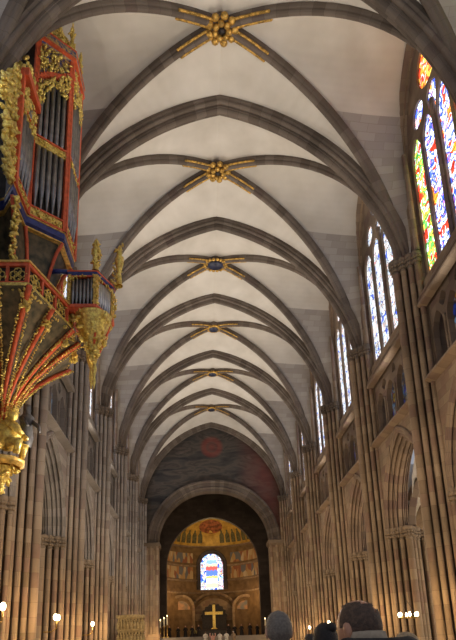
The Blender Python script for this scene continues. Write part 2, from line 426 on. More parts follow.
for side, sx in (('right', 1), ('left', -1)):
    for i, k in enumerate(range(-1, 6)):
        o = pier0 if first else copy_tree(pier0); first = False
        o.location = (sx * PX, PY[k] + (.25 if k == 5 else 0), 0); o.rotation_euler.z = 0 if sx > 0 else PI
        o['label'] = '%s sandstone clustered pier of the %s arcade, counted from the camera' % (ORD[i], side) if k < 5 else 'last sandstone clustered pier of the %s arcade, against the choir arch wall' % side
        o['group'] = 'clustered piers of the nave'
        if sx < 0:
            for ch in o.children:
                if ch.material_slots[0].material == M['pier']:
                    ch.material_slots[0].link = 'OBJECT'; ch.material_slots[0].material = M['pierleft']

# ------------------------------------------------------------------ bay walls, arcades, triforium, clerestory
AR_PROF = []
def mk_prof():
    half = [(-1.0, .22), (-1.14, .16), (-1.16, .06), (-1.02, -.02)]
    half += roll(-.93, -.1, .1, PI, PI * 1.6, 4)
    half += [(-.8, -.06), (-.72, -.2)] + roll(-.62, -.3, .1, PI, PI * 1.6, 4) + [(-.5, -.26), (-.42, -.42)] + roll(-.32, -.52, .11, PI, PI * 1.6, 4) + [(-.2, -.5), (-.14, -.68)]
    return half + [(-n, b) for n, b in reversed(half)]
AR_PROF = mk_prof()
def bayname(b): return ORD[b + 2]
wn = 0
for side, sx in (('right', 1), ('left', -1)):
    for b in BAYS:
        y0, y1 = PY[b], PY[b + 1]; mid = (y0 + y1) / 2; hw = (y1 - y0) / 2
        nm = bayname(b)
        a, h = hw - 1.05, 4.95
        arch = [(u, 8.05 + w) for u, w in parch(a, h, 14)]
        # spandrel wall of this bay
        w = MB()
        for d in (9.42, 10.66):
            pts = [(-hw, 8.05)] + arch + [(hw, 8.05)]
            for i in range(len(pts) - 1):
                (u0, z0), (u1, z1) = pts[i], pts[i + 1]
                if u1 - u0 < 1e-5: continue
                w.add([(sx * d, mid + u0, z0), (sx * d, mid + u1, z1), (sx * d, mid + u1, 13.3), (sx * d, mid + u0, 13.3)], [(0, 1, 2, 3)])
        w.box(min(sx * 9.42, sx * 10.66), max(sx * 9.42, sx * 10.66), y0, y1, 13.28, 13.45)
        # flanks of the triforium and the wall above, up to the vault
        for s in (-1, 1):
            ya, yb = sorted((mid + s * hw, mid + s * (hw - .85)))
            w.box(min(sx * 9.5, sx * 10.6), max(sx * 9.5, sx * 10.6), ya, yb, 13.45, 17.4)
        win_a = hw - .82
        outer = [(-hw, 17.4), (hw, 17.4), (hw, 31.3), (-hw, 31.3)]
        hole = stilted(win_a, 18.55, 26.2, 4.6, 12)
        w.plate(outer, [hole], lambda u, v, d, sx=sx, mid=mid: (sx * d, mid + u, v), 9.55, 10.15)
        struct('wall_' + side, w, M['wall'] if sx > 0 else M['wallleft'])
        # arcade arch
        g = 'arcade arches of the nave'
        m2 = MB(); m2.sweep([(sx * 10.04, mid + u, z) for u, z in arch], [(n * .62, bb) for n, bb in AR_PROF], (1, 0, 0), uoff=b * .37, out=-1)
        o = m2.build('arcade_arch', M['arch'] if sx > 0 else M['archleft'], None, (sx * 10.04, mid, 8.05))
        setp(o, '%s moulded pointed arcade arch on the %s side of the nave, counted from the camera' % (nm, side), 'arch', g)
        # string courses
        m3 = MB()
        for z, d in ((13.3, 9.0), (17.25, 9.15)):
            m3.sweep([(sx * 9.5, y0 + .75, z), (sx * 9.5, y1 - .75, z)], [(0, -.14), (-.3 * 1, -.05), (-(9.5 - d), .02), (-(9.5 - d), .12), (0.1, .3)] if sx > 0 else [(0, -.14), (.3, -.05), (9.5 - d, .02), (9.5 - d, .12), (-.1, .3)], (1, 0, 0), out=-1)
        # sloping sill below the window glass
        sl = [(9.2, 17.5), (9.2, 17.62), (9.75, 18.55), (10.2, 18.55), (10.2, 17.5)]
        n = len(sl); vs = [(sx * p[0], yy, p[1]) for yy in (y0 + .75, y1 - .75) for p in sl]
        m3.add(vs, [(i, (i + 1) % n, n + (i + 1) % n, n + i) for i in range(n)])
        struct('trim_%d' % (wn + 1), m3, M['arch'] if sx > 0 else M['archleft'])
        # triforium screen
        t = thing('triforium_screen', '%s triforium screen of pointed lights on the %s wall, counted from the camera' % (nm, side), 'triforium', (sx * 9.6, mid, 13.45), 'triforium screens of the nave')
        ta = hw - .85
        holes = []; lw = ta * 2 / 4
        for i in range(4):
            c = -ta + lw * (i + .5)
            holes.append([(c + u, v) for u, v in stilted(lw * .37, 13.75, 15.5, .95, 6)])
        for i in (0, 2):
            c = -ta + lw * (i + 1)
            holes.append(foil((c, 16.62), .36, 4))
        for i in range(3):
            if i != 0 and i != 2: holes.append(foil((-ta + lw * (i + 1), 16.75), .3, 3, rot=PI / 2))
        pl = MB(); pl.plate([(-ta, 13.45), (ta, 13.45), (ta, 17.4), (-ta, 17.4)], holes, lambda u, v, d, sx=sx, mid=mid: (sx * d, mid + u, v), 9.62, 9.9)
        for i in range(1, 4):
            c = -ta + lw * i
            pl.lathe([(.07, 13.45), (.07, 15.6), (.11, 15.75), (.05, 15.8)], (sx * 9.6, mid + c, 0), 6)
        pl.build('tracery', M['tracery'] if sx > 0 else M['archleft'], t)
        pl = MB(); pl.face([(-ta, 13.45), (ta, 13.45), (ta, 17.4), (-ta, 17.4)], lambda u, v, d, sx=sx, mid=mid: (sx * d, mid + u, v), 10.5)
        pl.build('glass', M['glassdim'], t)
        # clerestory window
        wn += 1
        wroot = bpy.data.objects.new('window_%d' % wn, None); COL.objects.link(wroot); wroot.location = (sx * 9.9, mid, 18.55); wroot['org'] = (sx * 9.9, mid, 18.55); wroot['kind'] = 'structure'
        mp = lambda u, v, d, sx=sx, mid=mid: (sx * d, mid + u, v)
        A = win_a - .02; loops = []
        q = A / 2
        ww = (q - .28) / 2
        cs = [-q - ww / 1 - .06 + 0.0, -q + ww + .06, q - ww - .06, q + ww + .06]
        for c in cs: loops.append([(c + u, v) for u, v in stilted(ww - .04, 18.6, 25.0, 1.25, 6)])
        for c in (-q, q): loops.append(circle((c, 27.05), .64, 16))
        loops.append(circle((0, 28.6), 1.15, 24))
        loops.append([(0, 24.9), (.42, 26.1), (.55, 26.85), (0, 27.3), (-.55, 26.85), (-.42, 26.1)])
        tr = MB(); tr.plate(stilted(A, 18.5, 26.2, 4.58, 12), loops, mp, 9.74, 9.94)
        tr.build('tracery', M['tracery'], wroot)
        # rounded mullion shafts in front of the plate
        for c in (0,):
            tb = MB(); tb.lathe([(.13, 18.55), (.13, 26.2)], (sx * 9.72, mid + c, 0), 8); tb.build('mullion', M['tracery'], wroot)
        for c in (-q, q):
            tb = MB(); tb.lathe([(.07, 18.55), (.07, 25.2)], (sx * 9.72, mid + c, 0), 8); tb.build('mullion', M['tracery'], wroot)
        near = (side == 'right' and b <= -1)
        # order of the lights seen from the nave: far end first on the right wall
        seq = ['glassgreen', 'glassblue', 'glassgreen', 'glassblue']
        for i, lp in enumerate(loops):
            if near: mt = (['glassgreen', 'glassblue', 'glassblue', 'glassgreen'] + ['glassgreen', 'glassblue', 'glassred', 'glassblue'])[i]
            else: mt = 'glassmix'
            gm = MB(); gm.face(lp, mp, 9.86, (b * 3.1, 0)); gm.build('glass_light', M[mt], wroot)
        # moulded wall arch framing the window
        wa = MB(); path = [(sx * 9.55, mid + u, v) for u, v in stilted(hw - .74, 18.5, 26.2, 4.72, 12)]
        wa.sweep(path, [(-.2 * sx, .2), (-.25 * sx, .08)] + [(-.12 * sx, 0), (0, -.05), (.12 * sx, -.1), (.3 * sx, -.16)], (1, 0, 0), uoff=.2, out=-1)
        wa.build('window_frame', M['arch'], wroot)

# ------------------------------------------------------------------ vault: transverse arches, diagonal ribs, bosses, webs
TP = [(-.52, .75), (-.52, .42), (-.44, .34)] + roll(-.36, .26, .1, PI * .9, PI * 1.6, 4) + [(-.22, .2), (-.2, .1)] + roll(-.0, .1, .17, PI, 2 * PI, 6) + [(.2, .1), (.22, .2)] + roll(.36, .26, .1, PI * 1.4, PI * 2.1, 4) + [(.44, .34), (.52, .42), (.52, .75)]
for i, k in enumerate(range(-1, 6)):
    y = PY[k] if k < 5 else 69.75
    path = [(u, y, CAPZ - .1 + w) for u, w in parch(CAPX, APZ - CAPZ + .1, 26, 1.22)]
    m_ = MB(); m_.sweep(path, [(n, b_) for n, b_ in TP], (0, 1, 0), uoff=k * .7, out=1)
    o = m_.build('transverse_arch', M['rib'], None, (0, y, CAPZ))
    setp(o, ('%s transverse stone arch crossing the nave vault, counted from the camera' % ORD[i]) if k < 5 else 'stone transverse arch closing the vault against the painted choir wall', 'vault arch', 'transverse arches of the vault')
DP = [(-.24, .5), (-.24, .28), (-.2, .2)] + roll(-.0, .13, .15, PI * .95, PI * 2.05, 6) + [(.2, .2), (.24, .28), (.24, .5)]
def diag_pts(y0, y1, s, n=22):
    a = math.hypot(CAPX, (y1 - y0) / 2); mid = (y0 + y1) / 2
    out = []
    for u, w in parch(a, BOSSZ - CAPZ + .1, n, 1.06):
        t = u / a
        out.append((t * CAPX, mid + s * t * (y1 - y0) / 2, CAPZ - .1 + w))
    return out
def zinterp(pts, z):
    for i in range(len(pts) - 1):
        if pts[i][2] <= z <= pts[i + 1][2] + 1e-9:
            t = (z - pts[i][2]) / max(1e-9, pts[i + 1][2] - pts[i][2])
            return Vector(pts[i]).lerp(Vector(pts[i + 1]), t)
    return Vector(pts[-1])
def resample(pts, n):
    """n+1 points by equal height fraction with ease near the crown"""
    z0, z1 = pts[0][2], pts[-1][2]; out = []
    for i in range(n + 1):
        f = i / n; f = 1 - (1 - f) ** 2.0
        out.append(zinterp(pts, z0 + (z1 - z0) * f))
    return out
BOSS_KIND = ['rosette', 'rosette', 'rosette', 'oval', 'small', 'small', 'small']
for b in BAYS:
    y0, y1 = PY[b], (PY[b + 1] if b < 4 else 69.75); mid = (y0 + y1) / 2; hw = (y1 - y0) / 2
    for s in (1, -1):
        path = diag_pts(y0 + .12, y1 - .12, s)
        d = (Vector(path[-1]) - Vector(path[0])); d.z = 0; N = Vector((-d.y, d.x, 0)).normalized()
        m_ = MB(); m_.sweep(path, DP, N, uoff=b * .7 + s, out=1)
        o = m_.build('diagonal_rib', M['rib'], None, (0, mid, CAPZ))
        setp(o, 'diagonal rib springing %s in the %s vault bay from the camera' % ('near left' if s > 0 else 'near right', bayname(b)), 'vault rib', 'diagonal ribs of the vault')
    # webs
    NN = 18
    w1 = MB(); w2 = MB()
    lift = .4
    for sx in (1, -1):
        for sy, yp in ((-1, y0), (1, y1)):
            dia = [(sx * CAPX * (1 - t), 0, 0) for t in (0,)]
            full = diag_pts(y0, y1, 1 if sx * sy > 0 else -1, 26)
            # the half that starts at (sx*CAPX, yp)
            hf = full[:27] if (full[0][0] * sx > 0) else list(reversed(full))[:27]
            tr = [(sx * -u, yp, CAPZ - .1 + w) for u, w in parch(CAPX, APZ - CAPZ + .1, 26, 1.22)[:27]]
            wl = [(sx * (CAPX + .4), yp - sy * .55, CAPZ - .1), (sx * 9.5, yp - sy * .78, 22.5), (sx * 9.5, yp - sy * .78, 26.3)] + [(sx * 9.5, mid + sy * abs(u), 26.3 + w) for u, w in parch(hw - .78, 4.95, 12)[1:13]]
            D = resample(hf, NN); T = resample(tr, NN); Wl = resample(wl, NN)
            for dst, A_, sm in ((w1, T, 1), (w2, Wl, 1)):
                rows = []
                Q = 5
                for i in range(NN + 1):
                    row = []
                    for j in range(Q + 1):
                        f = j / Q; p = D[i].lerp(A_[i], f)
                        bul = .18 * math.sin(PI * f) * min(1, i / 4)
                        p = p + Vector((0, 0, lift if dst is w1 else lift * (1 - f)))
                        p.z += bul
                        row.append(p)
                    rows.append(row)
                vs = [p for r in rows for p in r]
                fs = []; uvs = []
                for i in range(NN):
                    for j in range(Q):
                        idx = (i * (Q + 1) + j, i * (Q + 1) + j + 1, (i + 1) * (Q + 1) + j + 1, (i + 1) * (Q + 1) + j)
                        fs.append(idx)
                        uvs.append([((vs[q].x + vs[q].y), vs[q].z) for q in idx])
                dst.add(vs, fs, uvs, True)
    o = struct('ceiling', w1, M['web']); o = struct('ceiling', w2, M['weblat'])
    # boss
    kind = BOSS_KIND[b + 2]
    t = thing('vault_boss', {'rosette': 'large gilded rosette boss', 'oval': 'oval gilded boss with a dark centre', 'small': 'small gilded boss'}[kind] + ' crowning the %s vault bay from the camera' % bayname(b), 'vault boss', (0, mid, BOSSZ), 'bosses of the vault')
    m_ = MB(); m_.lathe([(.02, .55), (.5, .5), (.56, .2), (.5, .0), (.02, -.02)], (0, mid, BOSSZ), 18); m_.build('boss_stone', M['rib'], t)
    m_ = MB(); R0 = {'rosette': .62, 'oval': .66, 'small': .5}[kind]; ex = 1.25 if kind == 'oval' else 1.
    if kind == 'rosette':
        for ring, (rr, zz, k, pr) in enumerate(((R0, -.02, 9, .2), (R0 * .55, -.12, 7, .17))):
            for i in range(k):
                a_ = 2 * PI * i / k + ring
                m_.sphere((rr * math.cos(a_), mid + rr * math.sin(a_), BOSSZ + zz), (pr, pr, .13), 8, 5)
    else:
        for i in range(18):
            a_ = 2 * PI * i / 18
            m_.sphere((R0 * ex * math.cos(a_), mid + R0 * math.sin(a_), BOSSZ - .04), (.15, .15, .11), 7, 5)
    m_.build('gilded_foliage', M['goldold'], t)
    m_ = MB(); m_.lathe([(.01, -.2), (.13 if kind == 'rosette' else .42, -.17), (.16 if kind == 'rosette' else .48, -.05)], (0, mid, BOSSZ), 14, sx=ex); m_.build('boss_eye', M['navy'] if kind != 'rosette' else M['black'], t)
    for s, rng_ in ((1, range(-9, -1)), (1, range(2, 10)), (-1, range(-9, -1)), (-1, range(2, 10))):
        pts = diag_pts(y0 + .12, y1 - .12, s, 60)
        c = len(pts) // 2
        for sd in (-1, 1):
            m_ = MB()
            for off in rng_:
                p = Vector(pts[c + off]); q = Vector(pts[c + off + 1]); dd = (q - p); dd.z = 0; n_ = Vector((-dd.y, dd.x, 0)).normalized()
                for f in (0., .33, .66):
                    pp = p.lerp(q, f) + n_ * (.2 * sd); m_.sphere((pp.x, pp.y, pp.z + .1), (.085, .085, .05), 6, 4)
            m_.build('gilded_rib_crockets', M['goldold'], t)
# small rope holes in the vault webs
hole_spots = []

# ------------------------------------------------------------------ aisles
for side, sx in (('right', 1), ('left', -1)):
    w = MB()
    outer = [(7.0, 0), (72, 0), (72, 14.5), (7.0, 14.5)]
    hl = []; lights = []
    for b in BAYS:
        mid = (PY[b] + PY[b + 1]) / 2
        lp = [(mid + u, v) for u, v in stilted(2.3, 4.2, 9.2, 2.9, 8)]
        hl.append(lp)
    w.plate(outer, hl, lambda u, v, d, sx=sx: (sx * d, u, v), 18.0, 18.4)
    struct('wall_aisle_' + side, w, M['wall'])
    for i, lp in enumerate(hl):
        wn += 1
        gm = MB(); gm.face(lp, lambda u, v, d, sx=sx: (sx * d, u, v), 18.3); o = gm.build('window_%d' % wn, M['glassmix'] if sx > 0 else M['glassdim']); o['kind'] = 'structure'
    c = MB()
    for b in BAYS:
        y0, y1 = PY[b], PY[b + 1]; mid = (y0 + y1) / 2; hw = (y1 - y0) / 2
        # simple groined aisle vault: barrel across each bay with a cross barrel
        n = 12
        vs = []; fs = []
        for i in range(n + 1):
            for j in range(n + 1):
                u = -1 + 2 * i / n; v = -1 + 2 * j / n
                z = 8.6 + 5.0 * max(math.sqrt(max(0, 1 - u * u)), math.sqrt(max(0, 1 - v * v)))
                vs.append((sx * (14.7 + 3.3 * u), mid + hw * v, min(z, 13.7)))
        for i in range(n):
            for j in range(n):
                fs.append((i * (n + 1) + j, i * (n + 1) + j + 1, (i + 1) * (n + 1) + j + 1, (i + 1) * (n + 1) + j))
        c.add(vs, fs, None, True)
    struct('ceiling_aisle_' + side, c, M['web'])
    for i, k in enumerate(range(-1, 6)):
        path = [(sx * 14.7 + u, PY[k], 8.4 + w_) for u, w_ in parch(3.2, 4.6, 10)]
        m_ = MB(); m_.sweep(path, [(-.4, .5), (-.4, .1), (-.25, 0), (.25, 0), (.4, .1), (.4, .5)], (0, 1, 0), out=1)
        o = m_.build('aisle_arch', M['arch'], None, (sx * 14.7, PY[k], 8.4))
        setp(o, '%s transverse arch of the %s side aisle behind the arcade, counted from the camera' % (ORD[i], side), 'arch', 'transverse arches of the side aisles')

# ------------------------------------------------------------------ choir wall, crossing, apse
# end wall with mural
def mural_mat():
    m, nt, N, L, B = newmat('choir_arch_mural')
    g = N.new('ShaderNodeNewGeometry')
    mp = N.new('ShaderNodeMapping'); mp.inputs['Scale'].default_value = (.35, 1, 1.1); L.new(g.outputs['Position'], mp.inputs['Vector'])
    nz = N.new('ShaderNodeTexNoise'); nz.inputs['Scale'].default_value = 1.0; nz.inputs['Detail'].default_value = 6; nz.inputs['Distortion'].default_value = .6; L.new(mp.outputs[0], nz.inputs['Vector'])
    r = ramp(N, [(.3, (.025, .024, .025)), (.45, (.055, .05, .047)), (.55, (.09, .075, .063)), (.62, (.05, .042, .038)), (.72, (.12, .095, .08))]); L.new(nz.outputs['Fac'], r.inputs[0])
    n2 = N.new('ShaderNodeTexNoise'); n2.inputs['Scale'].default_value = .5; n2.inputs['Detail'].default_value = 4; L.new(g.outputs['Position'], n2.inputs['Vector'])
    s = N.new('ShaderNodeSeparateXYZ'); L.new(g.outputs['Position'], s.inputs[0])
    # warm reddish crowd low on the right, red mandorla at the top
    x = N.new('ShaderNodeMapRange'); x.inputs['From Min'].default_value = 3; x.inputs['From Max'].default_value = 6.5; L.new(s.outputs['X'], x.inputs['Value'])
    mu = N.new('ShaderNodeMath'); mu.operation = 'MULTIPLY'; L.new(x.outputs[0], mu.inputs[0]); L.new(n2.outputs['Fac'], mu.inputs[1])
    mx = N.new('ShaderNodeMixRGB'); mx.inputs[2].default_value = (.17, .04, .03, 1); L.new(mu.outputs[0], mx.inputs[0]); L.new(r.outputs[0], mx.inputs[1])
    ds = N.new('ShaderNodeVectorMath'); ds.operation = 'DISTANCE'; ds.inputs[1].default_value = (0, ENDY, 27.3); L.new(g.outputs['Position'], ds.inputs[0])
    rr = ramp(N, [(0, (.5, .5, .5)), (.06, (.2, .2, .2)), (.09, (.45, .45, .45)), (.12, (.4, .4, .4)), (.16, (0, 0, 0))]); 
    dv = N.new('ShaderNodeMath'); dv.operation = 'MULTIPLY'; dv.inputs[1].default_value = .1; L.new(ds.outputs['Value'], dv.inputs[0]); L.new(dv.outputs[0], rr.inputs[0])
    m2 = N.new('ShaderNodeMixRGB'); m2.inputs[2].default_value = (.3, .045, .03, 1); L.new(rr.outputs[0], m2.inputs[0]); L.new(mx.outputs[0], m2.inputs[1])
    L.new(m2.outputs[0], B.inputs['Base Color']); B.inputs['Roughness'].default_value = .9
    return m
mural = mural_mat()
w = MB()
harc = [(u, 14.5 + v) for u, v in parch(8.3, 8.0, 20)]
w.plate([(-9.6, 14.4), (-8.3, 14.4)] + harc + [(8.3, 14.4), (9.6, 14.4), (9.6, 31.5), (-9.6, 31.5)], [], lambda u, v, d: (u, d, v), ENDY, ENDY + .8)
struct('wall_end', w, mural)
t = thing('choir_arch', 'broad round-headed stone arch opening from the nave into the dark choir', 'arch', (0, ENDY, 0))
m_ = MB(); path = [(u, ENDY, 14.5 + v) for u, v in parch(8.3, 8.0, 26)]
m_.sweep(path, [(-.5, .1), (-.55, -.02)] + roll(-.45, -.12, .12, PI, 1.6 * PI, 4) + [(-.3, -.22), (-.3, -.7)] + roll(-.3, -.85, .13, PI * .7, 1.6 * PI, 5) + [(-.15, -1.0), (-.15, -1.2), (.1, -1.25), (1.2, -1.3)], (0, 1, 0), out=1)
m_.build('arch_moulding', M['rib'], t)
for sx in (-1, 1):
    m_ = MB(); m_.box(min(sx * 7.0, sx * 9.6), max(sx * 7.0, sx * 9.6), ENDY - .35, ENDY + 1.6, 3.2, 14.1); m_.box(min(sx * 6.85, sx * 9.0), max(sx * 6.85, sx * 9.0), ENDY - .55, ENDY + 1.7, 2.6, 3.5)
    for i, xx in enumerate((7.15, 7.9, 8.5)):
        m_.lathe([(.26, 3.4), (.2, 3.9), (.2, 14.1)], (sx * xx, ENDY - .42, 0), 10, uoff=i * 2.)
    m_.build('jamb', M['dark2'] if 'dark2' in M else M['pier'], t)
    m_ = MB(); m_.box(min(sx * 6.8, sx * 9.3), max(sx * 6.8, sx * 9.3), ENDY - .75, ENDY + 1.7, 14.1, 14.55); m_.box(min(sx * 6.9, sx * 9.2), max(sx * 6.9, sx * 9.2), ENDY - .6, ENDY + 1.6, 13.9, 14.1)
    m_.build('impost', M['carve'], t)
    m_ = MB(); m_.box(min(sx * 6.95, sx * 9.2), max(sx * 6.95, sx * 9.2), ENDY - .5, ENDY - .3, 8.6, 8.9); m_.build('jamb_string', M['carve'], t)
# crossing and choir
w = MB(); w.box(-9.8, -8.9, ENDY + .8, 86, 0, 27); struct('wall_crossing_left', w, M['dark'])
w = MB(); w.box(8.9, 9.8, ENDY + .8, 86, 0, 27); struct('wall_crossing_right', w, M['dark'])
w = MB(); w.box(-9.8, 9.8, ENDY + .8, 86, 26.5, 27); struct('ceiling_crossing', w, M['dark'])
w = MB(); w.box(-9.7, 9.7, 71.2, 99, 0, 3.0); struct('floor_choir', w, M['floor'])
w = MB()
for i in range(10): w.box(-7.0, 7.0, 66.2 + i * .5, 71.3, i * .3, (i + 1) * .3)
st = struct('floor_steps', w, M['floor'])
w = MB()
hl = [(-6.95, 3.0)] + [(u, 13.6 + v) for u, v in parch(6.95, 7.5, 20)] + [(6.95, 3.0)]
w.plate([(-9.8, 2.9), (9.8, 2.9), (9.8, 27), (-9.8, 27)], [hl], lambda u, v, d: (u, d, v), 84.6, 85.6)
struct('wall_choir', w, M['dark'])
# apse
AY, AR = 88.5, 8.0
def apse_mat():
    m, nt, N, L, B = newmat('apse_painted_wall')
    g = N.new('ShaderNodeNewGeometry'); s = N.new('ShaderNodeSeparateXYZ'); L.new(g.outputs['Position'], s.inputs[0])
    uv = N.new('ShaderNodeUVMap'); uv.uv_map = 'UVMap'
    mp = N.new('ShaderNodeMapping'); mp.inputs['Scale'].default_value = (1.9, .65, 1); L.new(uv.outputs[0], mp.inputs['Vector'])
    vo = N.new('ShaderNodeTexVoronoi'); vo.voronoi_dimensions = '2D'; vo.inputs['Scale'].default_value = 1.1; L.new(mp.outputs[0], vo.inputs['Vector'])
    sp = N.new('ShaderNodeSeparateColor'); L.new(vo.outputs['Color'], sp.inputs[0])
    fig = ramp(N, [(0, (.45, .3, .14)), (.25, (.3, .12, .07)), (.45, (.5, .38, .22)), (.6, (.16, .17, .2)), (.75, (.42, .22, .1)), (.9, (.55, .45, .3))], 'CONSTANT'); L.new(sp.outputs[0], fig.inputs[0])
    base = ramp(N, [(.3, (.13, .08, .04)), (.7, (.24, .155, .075))])
    nz = N.new('ShaderNodeTexNoise'); nz.inputs['Scale'].default_value = 1.2; L.new(g.outputs['Position'], nz.inputs['Vector']); L.new(nz.outputs['Fac'], base.inputs[0])
    def band(lo, hi):
        a = N.new('ShaderNodeMath'); a.operation = 'GREATER_THAN'; a.inputs[1].default_value = lo; L.new(s.outputs['Z'], a.inputs[0])
        b = N.new('ShaderNodeMath'); b.operation = 'LESS_THAN'; b.inputs[1].default_value = hi; L.new(s.outputs['Z'], b.inputs[0])
        c = N.new('ShaderNodeMath'); c.operation = 'MULTIPLY'; L.new(a.outputs[0], c.inputs[0]); L.new(b.outputs[0], c.inputs[1]); return c
    b1, b2 = band(13.0, 15.0), band(15.7, 17.4)
    ad = N.new('ShaderNodeMath'); ad.operation = 'ADD'; L.new(b1.outputs[0], ad.inputs[0]); L.new(b2.outputs[0], ad.inputs[1])
    ax = N.new('ShaderNodeMath'); ax.operation = 'ABSOLUTE'; L.new(s.outputs['X'], ax.inputs[0])
    gx = N.new('ShaderNodeMath'); gx.operation = 'GREATER_THAN'; gx.inputs[1].default_value = 3.2; L.new(ax.outputs[0], gx.inputs[0])
    f = N.new('ShaderNodeMath'); f.operation = 'MULTIPLY'; L.new(ad.outputs[0], f.inputs[0]); L.new(gx.outputs[0], f.inputs[1])
    mx = N.new('ShaderNodeMixRGB'); L.new(f.outputs[0], mx.inputs[0]); L.new(base.outputs[0], mx.inputs[1]); L.new(fig.outputs[0], mx.inputs[2])
    L.new(mx.outputs[0], B.inputs['Base Color']); B.inputs['Roughness'].default_value = .8
    return m
amat = apse_mat()
def cyl_pt(a, z, r=AR): return (r * math.sin(a), AY + r * math.cos(a), z)
# cylinder wall with a window opening (angles from -100 to 100 degrees)
w = MB(); segs = 64; a0 = math.radians(95)
angs = [-a0 + 2 * a0 * i / segs for i in range(segs + 1)]
wa_ = 1.95 / AR
zs = [3.0, 11.2, 12.2, 13.2, 14.2, 15.2, 16.0, 16.6, 17.0, 17.25, 18.6]
def in_win(a, z): 
    x = abs(a) * AR
    if x > 1.95 or z < 11.2: return False
    return z <= 15.4 or (x * x + (z - 15.4) ** 2 < 1.95 ** 2)
for i in range(segs):
    for z0, z1 in [(3.0, 11.2)] + [(11.2 + j * .25, 11.45 + j * .25) for j in range(25)] + [(17.45, 18.6)]:
        am, zm = (angs[i] + angs[i + 1]) / 2, (z0 + z1) / 2
        if in_win(am, zm): continue
        p = [cyl_pt(angs[i], z0), cyl_pt(angs[i + 1], z0), cyl_pt(angs[i + 1], z1), cyl_pt(angs[i], z1)]
        w.add(p, [(0, 1, 2, 3)], [[(angs[i] * AR, z0), (angs[i + 1] * AR, z0), (angs[i + 1] * AR, z1), (angs[i] * AR, z1)]])
struct('wall_apse', w, amat)
# dome
def dome_mat():
    m, nt, N, L, B = newmat('gold_mosaic')
    g = N.new('ShaderNodeNewGeometry')
    nz = N.new('ShaderNodeTexNoise'); nz.inputs['Scale'].default_value = 1.1; nz.inputs['Detail'].default_value = 6; L.new(g.outputs['Position'], nz.inputs['Vector'])
    r = ramp(N, [(.35, (.4, .23, .04)), (.6, (.68, .44, .09)), (.75, (.5, .32, .07))]); L.new(nz.outputs['Fac'], r.inputs[0]); L.new(r.outputs[0], B.inputs['Base Color'])
    B.inputs['Roughness'].default_value = .5; B.inputs['Metallic'].default_value = .2
    return m
w = MB(); vs = []; fs = []; nj = 14
for j in range(nj + 1):
    ph = PI / 2 * j / nj
    for i in range(segs + 1):
        a = angs[i] * 1.0
        r = AR * math.cos(ph); vs.append((r * math.sin(a), AY + r * math.cos(a), 18.6 + AR * .78 * math.sin(ph)))
for j in range(nj):
    for i in range(segs): fs.append((j * (segs + 1) + i, j * (segs + 1) + i + 1, (j + 1) * (segs + 1) + i + 1, (j + 1) * (segs + 1) + i))
w.add(vs, fs, None, True); w.box(-9.8, 9.8, 85.6, AY, 24.9, 25.2)
w.box(-9.0, -8.0, 85.5, AY + .3, 3, 25); w.box(8.0, 9.0, 85.5, AY + .3, 3, 25)
struct('ceiling_apse', w, dome_mat())
def dome_pt(a, ph, off=.06):
    r = (AR - off) * math.cos(ph); return Vector((r * math.sin(a), AY + r * math.cos(a), 18.6 + (AR - off) * .78 * math.sin(ph)))
mos = plain('dark_mosaic_figure', (.12, .11, .05), .6, 0, .4, 3)
mosr = plain('reddish_mosaic', (.32, .1, .04), .6, 0, .6, 2)
for i in range(12):
    a = (-.92 + .135 * i) if i < 6 else (.92 - .135 * (i - 6))
    m_ = MB()
    sil = [(-.05, .09), (-.052, .3), (-.03, .36), (-.018, .38), (-.024, .42), (0, .455), (.024, .42), (.018, .38), (.03, .36), (.052, .3), (.05, .09)]
    m_.add([dome_pt(a + u, v) for u, v in sil], [tuple(range(len(sil)))])
    o = m_.build('mosaic_saint', mos)
    setp(o, '%s dark standing saint from the %s in the mosaic of the gold half dome' % (ORD[i % 6] if i % 6 else 'outermost', 'left end' if i < 6 else 'right end'), 'mosaic figure', 'mosaic saints in the half dome')
m_ = MB(); n = 20
m_.add([dome_pt(.3 * math.cos(2 * PI * k / n), .56 + .2 * math.sin(2 * PI * k / n), .05) for k in range(n)], [tuple(range(n))])
t = m_.build('mosaic_medallion', mosr); setp(t, 'oval reddish medallion at the crown of the gold half dome', 'mosaic')
m_ = MB(); m_.add([dome_pt(.1 * math.cos(2 * PI * k / n), .53 + .15 * math.sin(2 * PI * k / n), .12) for k in range(n)], [tuple(range(n))]); m_.build('seated_figure', M['goldflat'], t)
# cornice rings
w = MB()
for z, dr in ((18.5, .35), (15.2, .12), (12.7, .15), (10.6, .2)):
    seg = [i for i in range(segs)]
    for i in seg:
        if 11.2 < z < 17.3 and abs((angs[i] + angs[i + 1]) / 2) * AR < 2.5: continue
        q = [cyl_pt(angs[k], zz, AR - d) for k in (i, i + 1) for zz, d in ((z - .15, .02), (z, dr), (z + .15, dr), (z + .2, .0))]
        w.add(q, [(0, 1, 5, 4), (1, 2, 6, 5), (2, 3, 7, 6)])
struct('trim_apse', w, M['goldflat2'] if 'goldflat2' in M else M['wall'])
